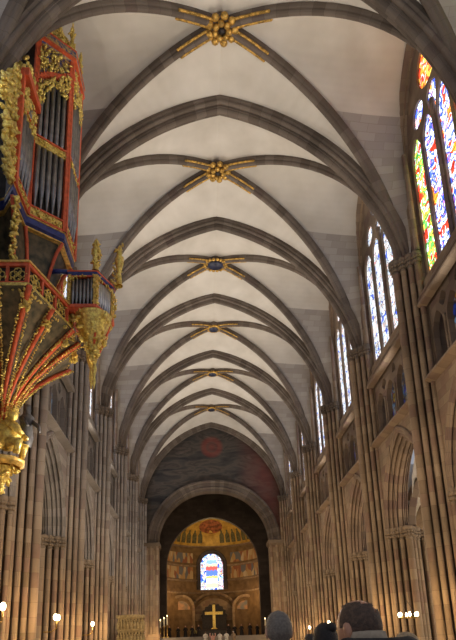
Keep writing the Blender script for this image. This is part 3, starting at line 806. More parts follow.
# apse window
wr = bpy.data.objects.new('window_apse', None); COL.objects.link(wr); wr['org'] = (0., AY + AR, 11.2); wr.location = (0, AY + AR, 11.2); wr['kind'] = 'structure'
gl = [(-1.9, 11.2)] + [(1.9 * math.cos(PI - PI * k / 14), 15.4 + 1.9 * math.sin(PI * k / 14)) for k in range(15)] + [(1.9, 11.2)]
m_ = MB(); m_.face(gl, lambda u, v, d: (u, d, v), AY + AR - .1); m_.build('glass_border', M['glassapse'], wr)
gi = [(u * .52, 11.5 + (v - 11.2) * .86) for u, v in gl]
def fig_mat():
    m, nt, N, L, B = newmat('apse_glass_figure')
    uv = N.new('ShaderNodeUVMap'); uv.uv_map = 'UVMap'; s = N.new('ShaderNodeSeparateXYZ'); L.new(uv.outputs[0], s.inputs[0])
    mr = N.new('ShaderNodeMapRange'); mr.inputs['From Min'].default_value = 11.5; mr.inputs['From Max'].default_value = 16.8; L.new(s.outputs['Y'], mr.inputs['Value'])
    nz = N.new('ShaderNodeTexNoise'); nz.inputs['Scale'].default_value = 3; L.new(uv.outputs[0], nz.inputs['Vector'])
    a = N.new('ShaderNodeMath'); a.operation = 'MULTIPLY_ADD'; a.inputs[1].default_value = .12; L.new(nz.outputs['Fac'], a.inputs[0]); L.new(mr.outputs[0], a.inputs[2])
    r = ramp(N, [(0, (1, .85, .5)), (.2, (1, 1, 1)), (.36, (1, .85, .2)), (.44, (.12, .25, .8)), (.62, (.7, .12, .1)), (.74, (.95, .7, .5)), (.83, (.3, .55, .95)), (.95, (.8, .9, 1))], 'CONSTANT'); L.new(a.outputs[0], r.inputs[0])
    L.new(r.outputs[0], B.inputs['Emission Color']); B.inputs['Emission Strength'].default_value = 1.5; B.inputs['Base Color'].default_value = (.02, .02, .02, 1)
    return m
m_ = MB(); m_.face(gi, lambda u, v, d: (u, d, v), AY + AR - .16); m_.build('glass_figure', fig_mat(), wr)
m_ = MB(); m_.sweep([(u, AY + AR - .3, v) for u, v in gl], [(-.25, .75), (-.3, .5), (-.1, .35), (0, .1), (.25, .02)], (0, 1, 0), out=1); m_.build('window_frame', M['dark'], wr)
# blind arches and niches of the lower apse wall
def blind(cx, zc, r, y, lab, fillmat, name):
    t = thing(name, lab, 'niche', (cx, y, 3.0))
    lp = [(cx - r, 3.0)] + [(cx + r * math.cos(PI - PI * k / 16), zc + r * math.sin(PI * k / 16)) for k in range(17)] + [(cx + r, 3.0)]
    m_ = MB(); m_.sweep([(u, y, v) for u, v in lp], [(-.25, .5), (-.3, .3), (-.2, .1), (0, 0), (.35, -.02)], (0, 1, 0), out=1); m_.build('arch_moulding', M['wall'], t)
    m_ = MB(); m_.face(lp, lambda u, v, d: (u, d, v), y + .3); m_.build('back', amat, t)
    lu = [(cx + (r - .3) * math.cos(PI - PI * k / 16), zc - .2 + (r - .3) * math.sin(PI * k / 16)) for k in range(17)]
    m_ = MB(); m_.face(lu, lambda u, v, d: (u, d, v), y + .2); m_.build('lunette', fillmat, t)
    return t, m_
lun = plain('lunette_mosaic', (.45, .38, .3), .6, 0, .5, 1.4, col2=(.55, .3, .16))
lunb = plain('blue_lunette_mosaic', (.3, .33, .35), .6, 0, .4, 1.4, col2=(.55, .28, .12))
blind(-5.2, 8.0, 1.75, AY + 5.4, 'arched niche with a pale lunette on the left of the apse wall', lun, 'arched_niche')
blind(5.4, 7.8, 1.75, AY + 5.4, 'arched niche with a bluish lunette on the right of the apse wall', lunb, 'arched_niche')
t, _ = blind(.2, 6.2, 4.0, AY + AR - 1.15, 'broad blind arch behind the golden cross at the foot of the apse', M['wall'], 'blind_arch')
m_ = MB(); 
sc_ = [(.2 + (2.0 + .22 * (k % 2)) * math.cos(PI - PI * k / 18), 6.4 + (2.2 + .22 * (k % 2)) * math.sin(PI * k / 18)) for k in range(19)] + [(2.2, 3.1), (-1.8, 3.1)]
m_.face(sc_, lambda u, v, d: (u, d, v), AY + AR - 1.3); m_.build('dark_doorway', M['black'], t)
# altar, cross, flowers, candles
t = thing('altar', 'dark covered altar below the golden cross in the choir', 'altar', (-.3, 87.5, 3.0))
m_ = MB(); m_.box(-3.0, 2.6, 87.0, 88.2, 3.0, 4.2); m_.build('altar_block', M['black'], t)
m_ = MB(); m_.box(-3.1, 2.7, 86.9, 88.3, 4.2, 4.35); m_.build('altar_top', M['dark'], t)
t = thing('golden_cross', 'tall golden cross standing on the altar in the apse', 'cross', (0.05, 88, 4.35))
m_ = MB(); m_.box(-.17, .27, 87.9, 88.1, 4.35, 8.05); m_.build('upright', M['crossgold'] if 'crossgold' in M else M['gold'], t)
m_ = MB(); m_.box(-1.35, 1.4, 87.88, 88.12, 6.55, 6.98); m_.build('crossbar', M['gold'], t)
m_ = MB(); m_.lathe([(.5, 4.35), (.45, 4.5), (.2, 4.6)], (.05, 88, 0), 12); m_.build('foot', M['gold'], t)
rg = random.Random(3)
t = thing('flower_bouquet', 'pale yellow flower bouquet at the left front of the altar', 'flowers', (-3.1, 84.2, 3.0))
m_ = MB()
for i in range(60):
    a = rg.uniform(0, 2 * PI); r = rg.uniform(0, .62); z = 3.75 + rg.uniform(0, .75) * (1 - r)
    m_.blob_leaf((-3.1 + r * math.cos(a), 84.2 + r * math.sin(a), z), .1, rg)
m_.build('blossoms', plain('pale_yellow_petals', (.55, .5, .2), .7, 0, .3, 12), t)
m_ = MB(); m_.lathe([(.18, 3.0), (.3, 3.4), (.22, 3.8)], (-3.1, 84.2, 0), 10); m_.build('vase', M['dark'], t)
flame = emit('candle_flame', (1, .75, .35), 9)
def candle(x, y, z, h, r, lab, grp):
    t = thing('candle', lab, 'candle', (x, y, z), grp)
    m_ = MB(); m_.lathe([(r * 2.6, z), (r * 2.6, z + .08), (r * .8, z + .2), (r * .8, z + h * .55), (r * 2, z + h * .57), (r * 2, z + h * .6)], (x, y, 0), 8); m_.build('candlestick', M['brass'], t)
    m_ = MB(); m_.lathe([(r, z + h * .6), (r, z + h), (.01, z + h)], (x, y, 0), 8); m_.build('wax', M['candle'], t)
    m_ = MB(); m_.sphere((x, y, z + h + .09), (.045, .045, .1), 6, 5); m_.build('flame', flame, t)
for i, (x, z) in enumerate(((-6.95, 4.1), (-6.5, 4.35), (-6.1, 4.6))): candle(x, 72.2, 3.0, z - 2.0, .09, '%s tall white candle from the left in the group at the left choir pier' % ORD[i].replace('nearest', 'first'), 'tall candles left of the choir')
for i, x in enumerate((6.2, 6.75)): candle(x, 72.2, 3.0, 1.9 - .1 * i, .08, '%s white candle at the right choir pier' % ('left' if i == 0 else 'right'), 'candles right of the choir')

# ------------------------------------------------------------------ pulpit
def pulpit():
    cx, cy = -7.6, 48.6
    t = thing('stone_pulpit', 'pale carved stone pulpit with rows of niches beside the left arcade', 'pulpit', (cx, cy, 0))
    hexa = lambda r, rot=PI / 6: [(cx + r * math.cos(rot + PI / 3 * i), cy + r * math.sin(rot + PI / 3 * i)) for i in range(6)]
    st_ = plain('pale_carved_limestone', (.45, .34, .16), .8, 0, .3, 5, .6, 12)
    m_ = MB(); m_.prism(hexa(.55), 0, 1.4); m_.prism(hexa(.55), 1.4, 2.1, hexa(1.15)); m_.build('stem', st_, t)
    m_ = MB(); m_.prism(hexa(1.15), 2.1, 4.25); m_.build('basket', st_, t)
    m_ = MB(); m_.prism(hexa(1.3), 4.25, 4.5); m_.prism(hexa(1.25), 3.2, 3.32); m_.prism(hexa(1.28), 2.05, 2.2); m_.build('cornice', st_, t)
    dk = plain('dark_niche', (.1, .07, .03), .9)
    for z0, z1 in ((2.25, 3.15), (3.38, 4.2)):
        for k in range(6):
            a, b_ = hexa(1.16)[k], hexa(1.16)[(k + 1) % 6]
            for j in range(4):
                f0, f1 = (j + .18) / 4, (j + .82) / 4
                pa = Vector((*a, 0)).lerp(Vector((*b_, 0)), f0); pb = Vector((*a, 0)).lerp(Vector((*b_, 0)), f1); pm = (pa + pb) / 2
                m_ = MB(); m_.add([(pa.x, pa.y, z0), (pb.x, pb.y, z0), (pb.x, pb.y, z1 - .25), (pm.x, pm.y, z1), (pa.x, pa.y, z1 - .25)], [(0, 1, 2, 3, 4)])
                nd = m_.build('niche', dk, t)
                m_ = MB(); q = pm + (pm - Vector((cx, cy, 0))).normalized() * .03
                m_.lathe([(.11, z0), (.1, z0 + .35), (.07, z0 + .5), (.03, z0 + .55), (.06, z0 + .62), (.02, z0 + .7)], (q.x, q.y, 0), 6); m_.build('niche_statuette', st_, nd)
pulpit()

# ------------------------------------------------------------------ ORGAN
OM = dict(gold=M['gold'], red=M['red'])
rg = random.Random(11)
def facet(P, Q):
    P = Vector((P[0], P[1], 0)); Q = Vector((Q[0], Q[1], 0)); e = (Q - P); ln = e.length; e.normalize()
    n = Vector((e.y, -e.x, 0))
    if n.x < -.001 or (abs(n.x) < .001 and n.y > 0): n = -n
    return P, e, n, ln
def fbox(mb, F, u0, u1, z0, z1, d0, d1):
    P, e, n, ln = F
    c = P + e * ((u0 + u1) / 2) + n * ((d0 + d1) / 2) + Vector((0, 0, (z0 + z1) / 2))
    mb.obox(c, e, n, (0, 0, 1), (u1 - u0) / 2, abs(d1 - d0) / 2, (z1 - z0) / 2)
def fpt(F, u, z, d):
    P, e, n, ln = F
    return P + e * u + n * d + Vector((0, 0, z))
def pipe_mb(p, r, z0, z1, mouth=.35):
    b = MB(); b.lathe([(r * .3, z0), (r * .92, z0 + mouth), (r, z0 + mouth + .02), (r, z1), (r * .8, z1 + .01)], (p.x, p.y, 0), 10)
    return b
def carve_area(mb, F, u0, u1, z0, z1, d, dens=60., r=.07, mask=None):
    n = int((u1 - u0) * (z1 - z0) * dens)
    for _ in range(n):
        u, z = rg.uniform(u0, u1), rg.uniform(z0, z1)
        if mask and not mask(u, z): continue
        mb.blob_leaf(fpt(F, u, z, d + rg.uniform(0, .08)), r, rg)
A_, B_, C_, D_, E_, F_ = (-7.88, 16.7), (-7.88, 18.2), (-6.72, 19.15), (-6.72, 20.75), (-7.88, 21.7), (-7.88, 23.2)
plan = [(-9.4, 17.75), (-8.45, 17.45), A_, B_, C_, D_, E_, F_, (-8.45, 22.6), (-9.4, 22.3)]
def grow(poly, k, c=(-9.0, 20.0)): return [(c[0] + (p[0] - c[0]) * k, c[1] + (p[1] - c[1]) * k) for p in poly]
org = thing('pipe_organ', 'large painted and gilded pipe organ case hung high on the left nave wall', 'organ', (-9.0, 20.0, 13.5))
m_ = MB(); m_.prism(grow(plan, .97), 17.6, 22.9); m_.prism(grow([(-9.4, 18.3), B_, C_, D_, E_, (-9.4, 21.7)], .96), 22.9, 26.7); m_.build('case_body', M['black'], org)
m_ = MB(); m_.prism(grow(plan, .9), 17.3, 17.45, grow(plan, 1.03)); m_.prism(grow(plan, 1.03), 17.45, 17.72); led = m_.build('base_ledge', M['blue'], org)
m_ = MB(); m_.prism(grow(plan, 1.045), 17.7, 17.78); m_.prism(grow(plan, 1.0), 17.28, 17.34); m_.build('ledge_gilding', M['goldflat'], led)
# tapering lower case
low = [(-9.4, 18.6), (-8.6, 18.4), (-8.3, 18.6), (-8.0, 19.3), (-7.6, 19.6), (-7.6, 20.4), (-8.0, 20.7), (-8.3, 21.4), (-8.6, 21.6), (-9.4, 21.4)]
m_ = MB()
prev = grow(plan, .93)
for i in range(1, 7):
    f = i / 6; g_ = f ** .6
    cur = [((1 - g_) * a[0] + g_ * b[0], (1 - g_) * a[1] + g_ * b[1]) for a, b in zip(grow(plan, .93), low)]
    m_.prism(cur, 17.35 - 2.85 * f, 17.35 - 2.85 * (i - 1) / 6, prev); prev = cur
m_.build('lower_case', M['green'], org)
for pA, pB in ((A_, low[2]), (B_, low[3]), (C_, low[4]), (D_, low[5])):
    m_ = MB(); m_.tube([(pA[0] + (pB[0] - pA[0]) * (i / 8) ** .6, pA[1] + (pB[1] - pA[1]) * (i / 8) ** .6, 17.3 - 2.8 * i / 8) for i in range(9)], .07, 6); m_.build('lower_case_rib', M['red'], org)
m_ = MB()
for i in range(60):
    f = rg.random(); m_.blob_leaf((-7.75 - .15 * f + rg.uniform(-.08, .08), 16.75 + .45 * f + rg.uniform(-.12, .12), 17.2 - 2.3 * f), .09, rg)
m_.build('carved_bracket', M['gold'], org)
faces = [(A_, B_, 22.95, 4, False), (B_, C_, 26.5, 5, True), (C_, D_, 26.5, 4, True), (D_, E_, 26.5, 5, True), (E_, F_, 22.95, 4, False)]
for fi, (p, q, top, npipe, tall) in enumerate(faces):
    F = facet(p, q); ln = F[3]
    lint = 24.3 if tall else top - .5
    lup = (lambda u: 1.35 * (u / ln)) if fi == 1 else (lambda u: 1.35 * (1 - u / ln)) if fi == 3 else (lambda u: 1.35 if tall else 0.)
    for u in (.0, ln):
        m_ = MB(); fbox(m_, F, u - .09, u + .09, 17.75, top, -.05, .14); m_.build('stile', M['red'], org)
    m_ = MB(); fbox(m_, F, .1, ln - .1, 17.78, 18.2, .0, .08); carve_area(m_, F, .12, ln - .12, 17.85, 18.15, .06, 70, .06); m_.build('bottom_rail', M['gold'], org)
    for (z0, z1) in ((17.75, 17.83), (18.2, 18.27)):
        m_ = MB(); fbox(m_, F, .09, ln - .09, z0, z1, 0, .12); m_.build('red_fillet', M['red'], org)
    zm = 21.2
    m_ = MB(); fbox(m_, F, .1, ln - .1, zm, zm + .38, 0, .1); carve_area(m_, F, .12, ln - .12, zm + .03, zm + .33, .08, 60, .06); mr_ = m_.build('middle_rail', M['gold'], org)
    m_ = MB(); fbox(m_, F, .09, ln - .09, zm + .36, zm + .44, 0, .15); m_.build('red_fillet', M['red'], mr_)
    rr = (ln - .3) / npipe / 2 * .92
    for i in range(npipe):
        u = .15 + (ln - .3) * (i + .5) / npipe
        pp = fpt(F, u, 0, rr * .4)
        pipe_mb(pp, rr, 18.3, 21.15, .9).build('front_pipe', M['tin'], org)
        pipe_mb(pp, rr * .9, 21.65, lint - .1 + .8 * lup(u) - .3 * abs(i - (npipe - 1) / 2) / npipe, .12).build('upper_pipe', M['tin'], org)
    # carved fretwork over the pipe tops
    m_ = MB()
    carve_area(m_, F, .1, ln - .1, lint - 1.3, lint + 1.35, .1, 90, .085, lambda u, z: lint + lup(u) > z > lint + lup(u) - .6 - .75 * abs(2 * u / ln - 1) ** 1.2 - .25 * math.sin(u * 7))
    m_.build('carved_fretwork', M['gold'], org)
    if tall:
        m_ = MB(); K = 12
        for i in range(K):
            u0, u1 = ln * i / K, ln * (i + 1) / K
            z = lint + lup((u0 + u1) / 2) + .1 * math.sin((i + .5) / K * 2 * PI)
            fbox(m_, F, u0, u1, z, z + .26, .02, .16)
        m_.build('arched_lintel', M['red'], org)
        m_ = MB(); fbox(m_, F, .05, ln - .05, lint + .15, 26.5, .0, .04); m_.build('gable_panel', M['bluegold'], org)
        m_ = MB(); carve_area(m_, F, .05, ln - .05, lint + .25, 26.4, .06, 55, .075, lambda u, z: z > lint + lup(u) + .3); m_.build('gable_carving', M['gold'], org)
    else:
        m_ = MB(); fbox(m_, F, -.05, ln + .05, top - .25, top + .12, .0, .28); m_.build('side_cornice', M['red'], org)
        m_ = MB(); carve_area(m_, F, 0, ln, top + .1, top + 1.0, .05, 45, .1, lambda u, z: (z - top) < 1.0 - .25 * abs(u - ln / 2)); m_.build('cresting', M['gold'], org)
tplan = [(-9.4, 18.0), B_, C_, D_, E_, (-9.4, 22.0)]
m_ = MB(); m_.prism(grow(tplan, 1.02), 26.5, 26.7, grow(tplan, 1.08)); m_.prism(grow(tplan, 1.09), 26.7, 27.05); cor = m_.build('tower_cornice', M['bluegold'], org)
m_ = MB(); m_.prism(grow(tplan, 1.1), 26.58, 26.7); m_.prism(grow(tplan, 1.1), 27.05, 27.12); m_.build('cornice_fillet', M['red'], cor)
# crest: gilt turret with statues and pinnacles
m_ = MB()
for i in range(150):
    f = rg.random(); r = .95 * (1 - f) + .15
    a = rg.uniform(0, 2 * PI); m_.blob_leaf((-7.6 + r * .9 * math.cos(a), 20.0 + r * 1.1 * math.sin(a), 27.1 + 2.3 * f), .12, rg)
for p, q in ((B_, C_), (C_, D_), (D_, E_)):
    for i in range(45):
        f = rg.random(); m_.blob_leaf((p[0] + (q[0] - p[0]) * f - .1, p[1] + (q[1] - p[1]) * f, 27.05 + rg.random() * (.5 + .8 * math.sin(PI * f))), .1, rg)
m_.lathe([(.5, 27.0), (.45, 27.9), (.3, 28.1), (.34, 28.7), (.16, 28.9), (.12, 29.6)], (-7.6, 20, 0), 10)
m_.build('crest', M['gold'], org)
for (x, y, h) in ((-6.75, 19.2, 1.8), (-6.75, 20.8, 2.4), (-7.8, 18.3, 1.5)):
    m_ = MB(); m_.lathe([(.14, 27.0), (.1, 27.2), (.07, 27.0 + h * .6), (.12, 27.0 + h * .64), (.06, 27.0 + h * .7), (.09, 27.0 + h * .85), (.01, 27.0 + h)], (x, y, 0), 8)
    for i in range(14): m_.blob_leaf((x + rg.uniform(-.12, .12), y + rg.uniform(-.12, .12), 27.0 + h * rg.random()), .07, rg)
    m_.build('pinnacle', M['gold'], org)
# carved wings at the sides of the case
for sgn, y0_ in ((-1, A_[1]), (1, F_[1])):
    m_ = MB()
    for i in range(430):
        z = rg.uniform(17.8, 23.3); f = (z - 17.8) / 5.5
        o_ = rg.uniform(-.05, 1) * (.3 + 1.75 * min(1, f * 1.5))
        if z > 23.2 - 1.45 * o_: continue
        m_.blob_leaf((-7.95 + rg.uniform(-.1, .1), y0_ + sgn * o_, z), .12, rg)
    m_.build('carved_wing', M['goldpale'] if 'goldpale' in M else M['gold'], org)
# gallery
G = [(-9.3, 16.95), (-7.25, 16.95), (-6.5, 19.4), (-6.5, 20.3), (-7.3, 22.3), (-9.3, 22.3)]
gal = thing('organ_gallery', 'gilded polygonal organ gallery on a painted trumpet-shaped corbel below the big organ case', 'organ gallery', (-9.0, 20.0, 9.9))
m_ = MB(); m_.prism(grow(G, .96), 13.75, 13.9); m_.build('gallery_floor', M['black'], gal)
for p, q in zip(G[:-1], G[1:]):
    F = facet(p, q); ln = F[3]
    m_ = MB(); fbox(m_, F, 0, ln, 13.85, 14.6, -.1, -.04); m_.build('parapet_panel', M['black'], gal)
    m_ = MB(); fbox(m_, F, -.03, ln + .03, 14.55, 14.68, -.12, .06); m_.build('parapet_rail', M['red'], gal)
    m_ = MB(); fbox(m_, F, -.05, ln + .05, 14.68, 14.76, -.14, .1); m_.build('gilt_handrail', M['goldflat'], gal)
    m_ = MB(); fbox(m_, F, -.03, ln + .03, 13.83, 13.95, -.12, .05); m_.build('parapet_rail', M['red'], gal)
    m_ = MB(); fbox(m_, F, -.08, ln + .08, 13.6, 13.82, -.1, .16); carve_area(m_, F, 0, ln, 13.45, 13.75, .1, 60, .06); m_.build('gilt_base_moulding', M['gold'], gal)
    nq = max(1, round(ln / .75))
    for i in range(nq + 1):
        m_ = MB(); u = ln * i / nq; fbox(m_, F, u - .05, u + .05, 13.9, 14.6, -.08, .05); m_.build('parapet_post', M['red'], gal)
    for i in range(nq):
        m_ = MB(); cu = ln * (i + .5) / nq; rr = min(.26, ln / nq * .4)
        for k in range(4):
            a0_ = PI / 2 * k
            cc = (cu + rr * .5 * math.cos(a0_), 14.25 + rr * .5 * math.sin(a0_))
            m_.tube([fpt(F, cc[0] + rr * .5 * math.cos(b_), cc[1] + rr * .5 * math.sin(b_), 0.0) for b_ in [2 * PI * j / 8 for j in range(9)]], .025, 4)
        carve_area(m_, F, cu - rr * 1.3, cu + rr * 1.3, 14.0, 14.5, -.02, 35, .045)
        m_.build('gilt_quatrefoil', M['gold'], gal)
FT = Vector((-9.0, 20.0, 9.9))
# subdivided plan so that a rib runs on every corner and middle
G2 = []
for p, q in zip(G[:-1], G[1:]):
    G2.append(p)
    if math.dist(p, q) > 1.9 and p[1] < 20: G2.append(((p[0] + q[0]) / 2, (p[1] + q[1]) / 2))
G2.append(G[-1])
def pend(p, t):
    s = (1 - t) ** 1.75 * .96 + .05 * (1 - t); z = 13.6 - 3.6 * t
    k = s + .09
    return Vector((FT.x + (p[0] - FT.x) * k, FT.y + (p[1] - FT.y) * k, z))
m_ = MB(); TT = 14
for a, b_ in zip(G2[:-1], G2[1:]):
    vs = []; 
    for i in range(TT + 1):
        for f in (0, .25, .5, .75, 1):
            pq = (a[0] + (b_[0] - a[0]) * f, a[1] + (b_[1] - a[1]) * f)
            v = pend(pq, i / TT); vs.append(v)
    m_.add(vs, [(i * 5 + j, i * 5 + j + 1, i * 5 + j + 6, i * 5 + j + 5) for i in range(TT) for j in range(4)], None, True)
m_.build('painted_corbel', M['green'], gal)
for p in G2:
    pts = [pend(p, i / 16) for i in range(17)]
    outp = [FT + (q - FT) * 1.0 + Vector(((p[0] - FT.x) * .02, (p[1] - FT.y) * .02, -.05)) for q in pts]
    m_ = MB(); m_.tube(outp, [.1 - .045 * i / 16 for i in range(17)], 6); rb = m_.build('corbel_rib', M['red'], gal)
    for s in (-1, 1):
        m_ = MB()
        for i in range(16):
            for f in (0, .33, .66):
                q = outp[i].lerp(outp[i + 1], f)
                side = Vector((-(p[1] - FT.y), p[0] - FT.x, 0)).normalized() * (.15 * s)
                m_.blob_leaf(q + side + Vector((p[0] - FT.x, p[1] - FT.y, 0)).normalized() * .06 + Vector((0, 0, -.06)), .05, rg)
        m_.build('rib_crockets', M['gold'], rb)
for p in [(-7.25, 16.95), (-6.9, 18.2), (-6.5, 19.4), (-6.5, 20.7)]:
    m_ = MB()
    for i in range(18): m_.blob_leaf((p[0] + rg.uniform(-.1, .1), p[1] + rg.uniform(-.1, .1), 13.5 - rg.random() * .6), .09, rg)
    m_.build('hanging_carving', M['gold'], gal)
# carved figure group at the foot of the corbel
t = thing('gilded_carved_figure', 'gilded crouching figure carved at the foot of the organ corbel', 'carved figure', (-8.4, 19.6, 8.4))
m_ = MB()
m_.sphere((-8.5, 19.7, 9.45), (.5, .42, .62), 14, 10); m_.sphere((-8.3, 19.45, 10.15), (.2, .2, .25), 12, 8)
for sy in (-1, 1):
    m_.tube([(-8.4, 19.7 + .4 * sy, 9.85), (-8.05, 19.65 + .5 * sy, 9.5), (-7.85, 19.5 + .2 * sy, 9.3)], [.15, .12, .09], 8)
    m_.tube([(-8.4, 19.7 + .25 * sy, 9.1), (-7.95, 19.6 + .35 * sy, 9.05), (-8.05, 19.6 + .3 * sy, 8.6)], [.2, .16, .11], 8)
for i in range(20): m_.blob_leaf((-8.3 + rg.uniform(-.2, .15), 19.5 + rg.uniform(-.2, .2), 10.15 + rg.uniform(0, .22)), .07, rg)
m_.build('figure', M['gold'], t)
m_ = MB(); m_.lathe([(.6, 8.2), (.75, 8.32), (.75, 8.45), (.5, 8.55)], (-8.6, 19.7, 0), 10); m_.build('plinth', M['goldflat'], t)
m_ = MB()
for i in range(90):
    f = rg.random(); m_.blob_leaf((-8.7 + rg.uniform(-.55, .55) * (1 - f), 19.75 + rg.uniform(-.55, .55) * (1 - f), 8.25 - 1.0 * f), .1, rg)
m_.lathe([(.55, 8.2), (.35, 7.8), (.12, 7.3), (.02, 7.1)], (-8.8, 19.75, 0), 10)
m_.build('pendant', M['gold'], t)
# dark figure beside it
t = thing('dark_carved_figure', 'dark grey carved figure with horn beside the gilded corbel figure', 'carved figure', (-7.9, 20.2, 9.3))
m_ = MB(); m_.lathe([(.22, 9.2), (.3, 9.6), (.24, 10.1), (.3, 10.4), (.12, 10.6), (.15, 10.75), (.14, 10.92), (.02, 11.0)], (-8.1, 20.4, 0), 10)
m_.tube([(-8.0, 20.4, 10.35), (-7.6, 20.3, 10.0), (-7.5, 20.1, 9.7)], [.1, .08, .05], 7); m_.tube([(-8.2, 20.2, 10.3), (-7.9, 19.9, 9.9)], [.1, .07], 7)
m_.build('figure_body', plain('dark_pewter_paint', (.09, .09, .095), .45, .3), t)
# positive organ on the gallery front
pos = thing('positive_organ', 'small gilded positive organ case projecting from the front of the organ gallery', 'organ', (-5.9, 20.5, 13.0))
S = [(-6.5, 19.5), (-5.43, 19.5), (-4.97, 20.45), (-4.97, 20.75), (-5.43, 21.6), (-6.5, 21.6)]
gs = lambda k: grow(S, k, (-5.9, 20.55))
m_ = MB(); m_.prism(gs(.9), 14.7, 16.1); m_.build('case_body', M['black'], pos)
m_ = MB(); m_.prism(gs(.95), 14.5, 14.62, gs(1.08)); m_.prism(gs(1.08), 14.62, 14.75); m_.build('base_moulding', M['red'], pos)
m_ = MB(); m_.prism(gs(1.02), 16.05, 16.12, gs(1.06)); m_.prism(gs(1.07), 16.12, 16.2); cr_ = m_.build('cornice', M['blue'], pos)
m_ = MB(); m_.prism(gs(1.09), 16.2, 16.26); m_.prism(gs(1.04), 16.0, 16.06); m_.build('cornice_fillet', M['red'], cr_)
for fi, (p, q) in enumerate(zip(S[:-1], S[1:])):
    F = facet(p, q); ln = F[3]
    if ln < .4: continue
    for u in (.03, ln - .03):
        m_ = MB(); fbox(m_, F, u - .06, u + .06, 14.7, 16.1, -.06, .06); sp_ = m_.build('stile', M['goldflat'], pos)
        m_ = MB(); carve_area(m_, F, u - .08, u + .08, 14.8, 16.0, .06, 90, .05); m_.build('stile_carving', M['gold'], sp_)
    npi = 6; r = (ln - .2) / npi / 2 * .95
    for i in range(npi):
        u = .1 + (ln - .2) * (i + .5) / npi
        pipe_mb(fpt(F, u, 0, -.02), r, 14.8, 15.85 + (.12 * abs(i - 2.5) / 2.5 if fi == 0 else .02 * i), .25).build('pipe', M['tinbright'] if fi == 1 else M['tin'], pos)
    m_ = MB(); carve_area(m_, F, .08, ln - .08, 15.78, 16.05, .02, 110, .05, lambda u, z: z > 15.95 - .2 * abs(2 * u / ln - 1)); m_.build('pipe_shade', M['gold'], pos)
m_ = MB()
for i in range(230):
    f = rg.random() ** 1.3; k = (1 - f) ** .8
    m_.blob_leaf((-5.7 + .2 * f + rg.uniform(-.75, .75) * k, 20.1 - .3 * f + rg.uniform(-.7, 1.0) * k, 14.45 - 2.0 * f), .1, rg)
m_.lathe([(.75, 14.5), (.62, 14.1), (.3, 13.4), (.2, 12.6), (.08, 12.2), (.1, 11.9), (.02, 11.4)], (-5.6, 20.0, 0), 10)
m_.lathe([(.05, 12.3), (.1, 12.0), (.04, 11.7), (.07, 11.5), (.01, 11.2)], (-5.42, 19.6, 0), 8)
m_.build('carved_pendant', M['gold'], pos)
m_ = MB(); m_.tube([(-5.5, 19.6, 14.4), (-5.45, 19.65, 13.6), (-5.5, 19.8, 12.9)], .05, 6); m_.tube([(-5.05, 20.5, 14.4), (-5.2, 20.4, 13.7), (-5.4, 20.2, 13.0)], .05, 6); m_.build('pendant_rib', M['red'], pos)
for (x, y, z0, h, lx) in ((-5.48, 19.55, 16.3, 1.55, 0), (-4.95, 20.5, 16.3, 2.0, .25)):
    m_ = MB()
    m_.lathe([(.17, 0), (.13, .1), (.09, h * .35), (.17, h * .5), (.2, h * .62), (.1, h * .74), (.12, h * .82), (.1, h * .9), (.01, h)], (x + lx, y, z0), 9)
    for i in range(40):
        f = rg.random(); m_.blob_leaf((x + lx * f ** .5 + rg.uniform(-.16, .16), y + rg.uniform(-.16, .16), z0 + h * f), .07, rg)
    m_.build('gilt_statuette', M['gold'], pos)
m_ = MB(); m_.tube([(-6.5, 19.6, 16.3), (-7.0, 19.6, 16.35), (-7.6, 19.7, 16.4)], .1, 6); m_.build('roof_board', M['blue'], pos)

# ------------------------------------------------------------------ people
def smooth_skin(joints, edges, root, sub=1):
    """continuous tapered surface grown along a skeleton: joints = [(x, y, z, r)]"""
    me = bpy.data.meshes.new('skeleton'); me.from_pydata([j[:3] for j in joints], edges, [])
    o = bpy.data.objects.new('skeleton', me); COL.objects.link(o)
    md = o.modifiers.new('Skin', 'SKIN'); md.use_smooth_shade = True
    for i, v in enumerate(me.skin_vertices[0].data):
        r = joints[i][3]; v.radius = r if hasattr(r, '__len__') else (r, r); v.use_root = (i == root)
    sb = o.modifiers.new('Subdivision', 'SUBSURF'); sb.levels = sub; sb.render_levels = sub
    dg = bpy.context.evaluated_depsgraph_get(); ev = o.evaluated_get(dg); em = ev.to_mesh()
    vs = [tuple(v.co) for v in em.vertices]; fs = [tuple(p.vertices) for p in em.polygons]
    ev.to_mesh_clear(); bpy.data.objects.remove(o); bpy.data.meshes.remove(me)
    return vs, fs
HN, HM = 36, 26
def head_dir(i, j):
    t = PI * j / HM; a = 2 * PI * i / HN
    return Vector((math.sin(t) * math.cos(a), math.sin(t) * math.sin(a), math.cos(t)))
def head_point(d):
    """skull, jaw, nose, brow, sockets and lips; +y is the face"""
    n_ = 2.2
    q = (abs(d.x) ** n_ + abs(d.y) ** n_ + abs(d.z) ** n_) ** (-1 / n_)
    p = Vector((d.x * .079, d.y * .097, d.z * .116)) * q
    if d.z < -.1:
        k = min(1, (-.1 - d.z) / .9)
        p.x *= 1 - .3 * k
        if d.y < 0: p.y *= 1 - .55 * k
        else: p.y += .012 * k
    g = lambda cx, cz, w, h: math.exp(-((d.x - cx) / w) ** 2 - ((d.z - cz) / h) ** 2) if d.y > 0 else 0
    p.y += .026 * g(0, -.2, .1, .13) + .012 * g(0, -.02, .09, .16) + .006 * g(0, .16, .5, .09) - .012 * (g(.36, .03, .16, .1) + g(-.36, .03, .16, .1)) + .007 * g(0, -.5, .26, .06) + .008 * g(0, -.82, .25, .14)
    return p
SKIN = plain('skin', (.5, .28, .19), .5, 0, .12, 14)
SKIN2 = plain('fair_skin', (.6, .36, .27), .5, 0, .1, 14)
def hairmat(name, c, v=.35): return plain(name, c, .55, 0, v, 60, .4, 160)
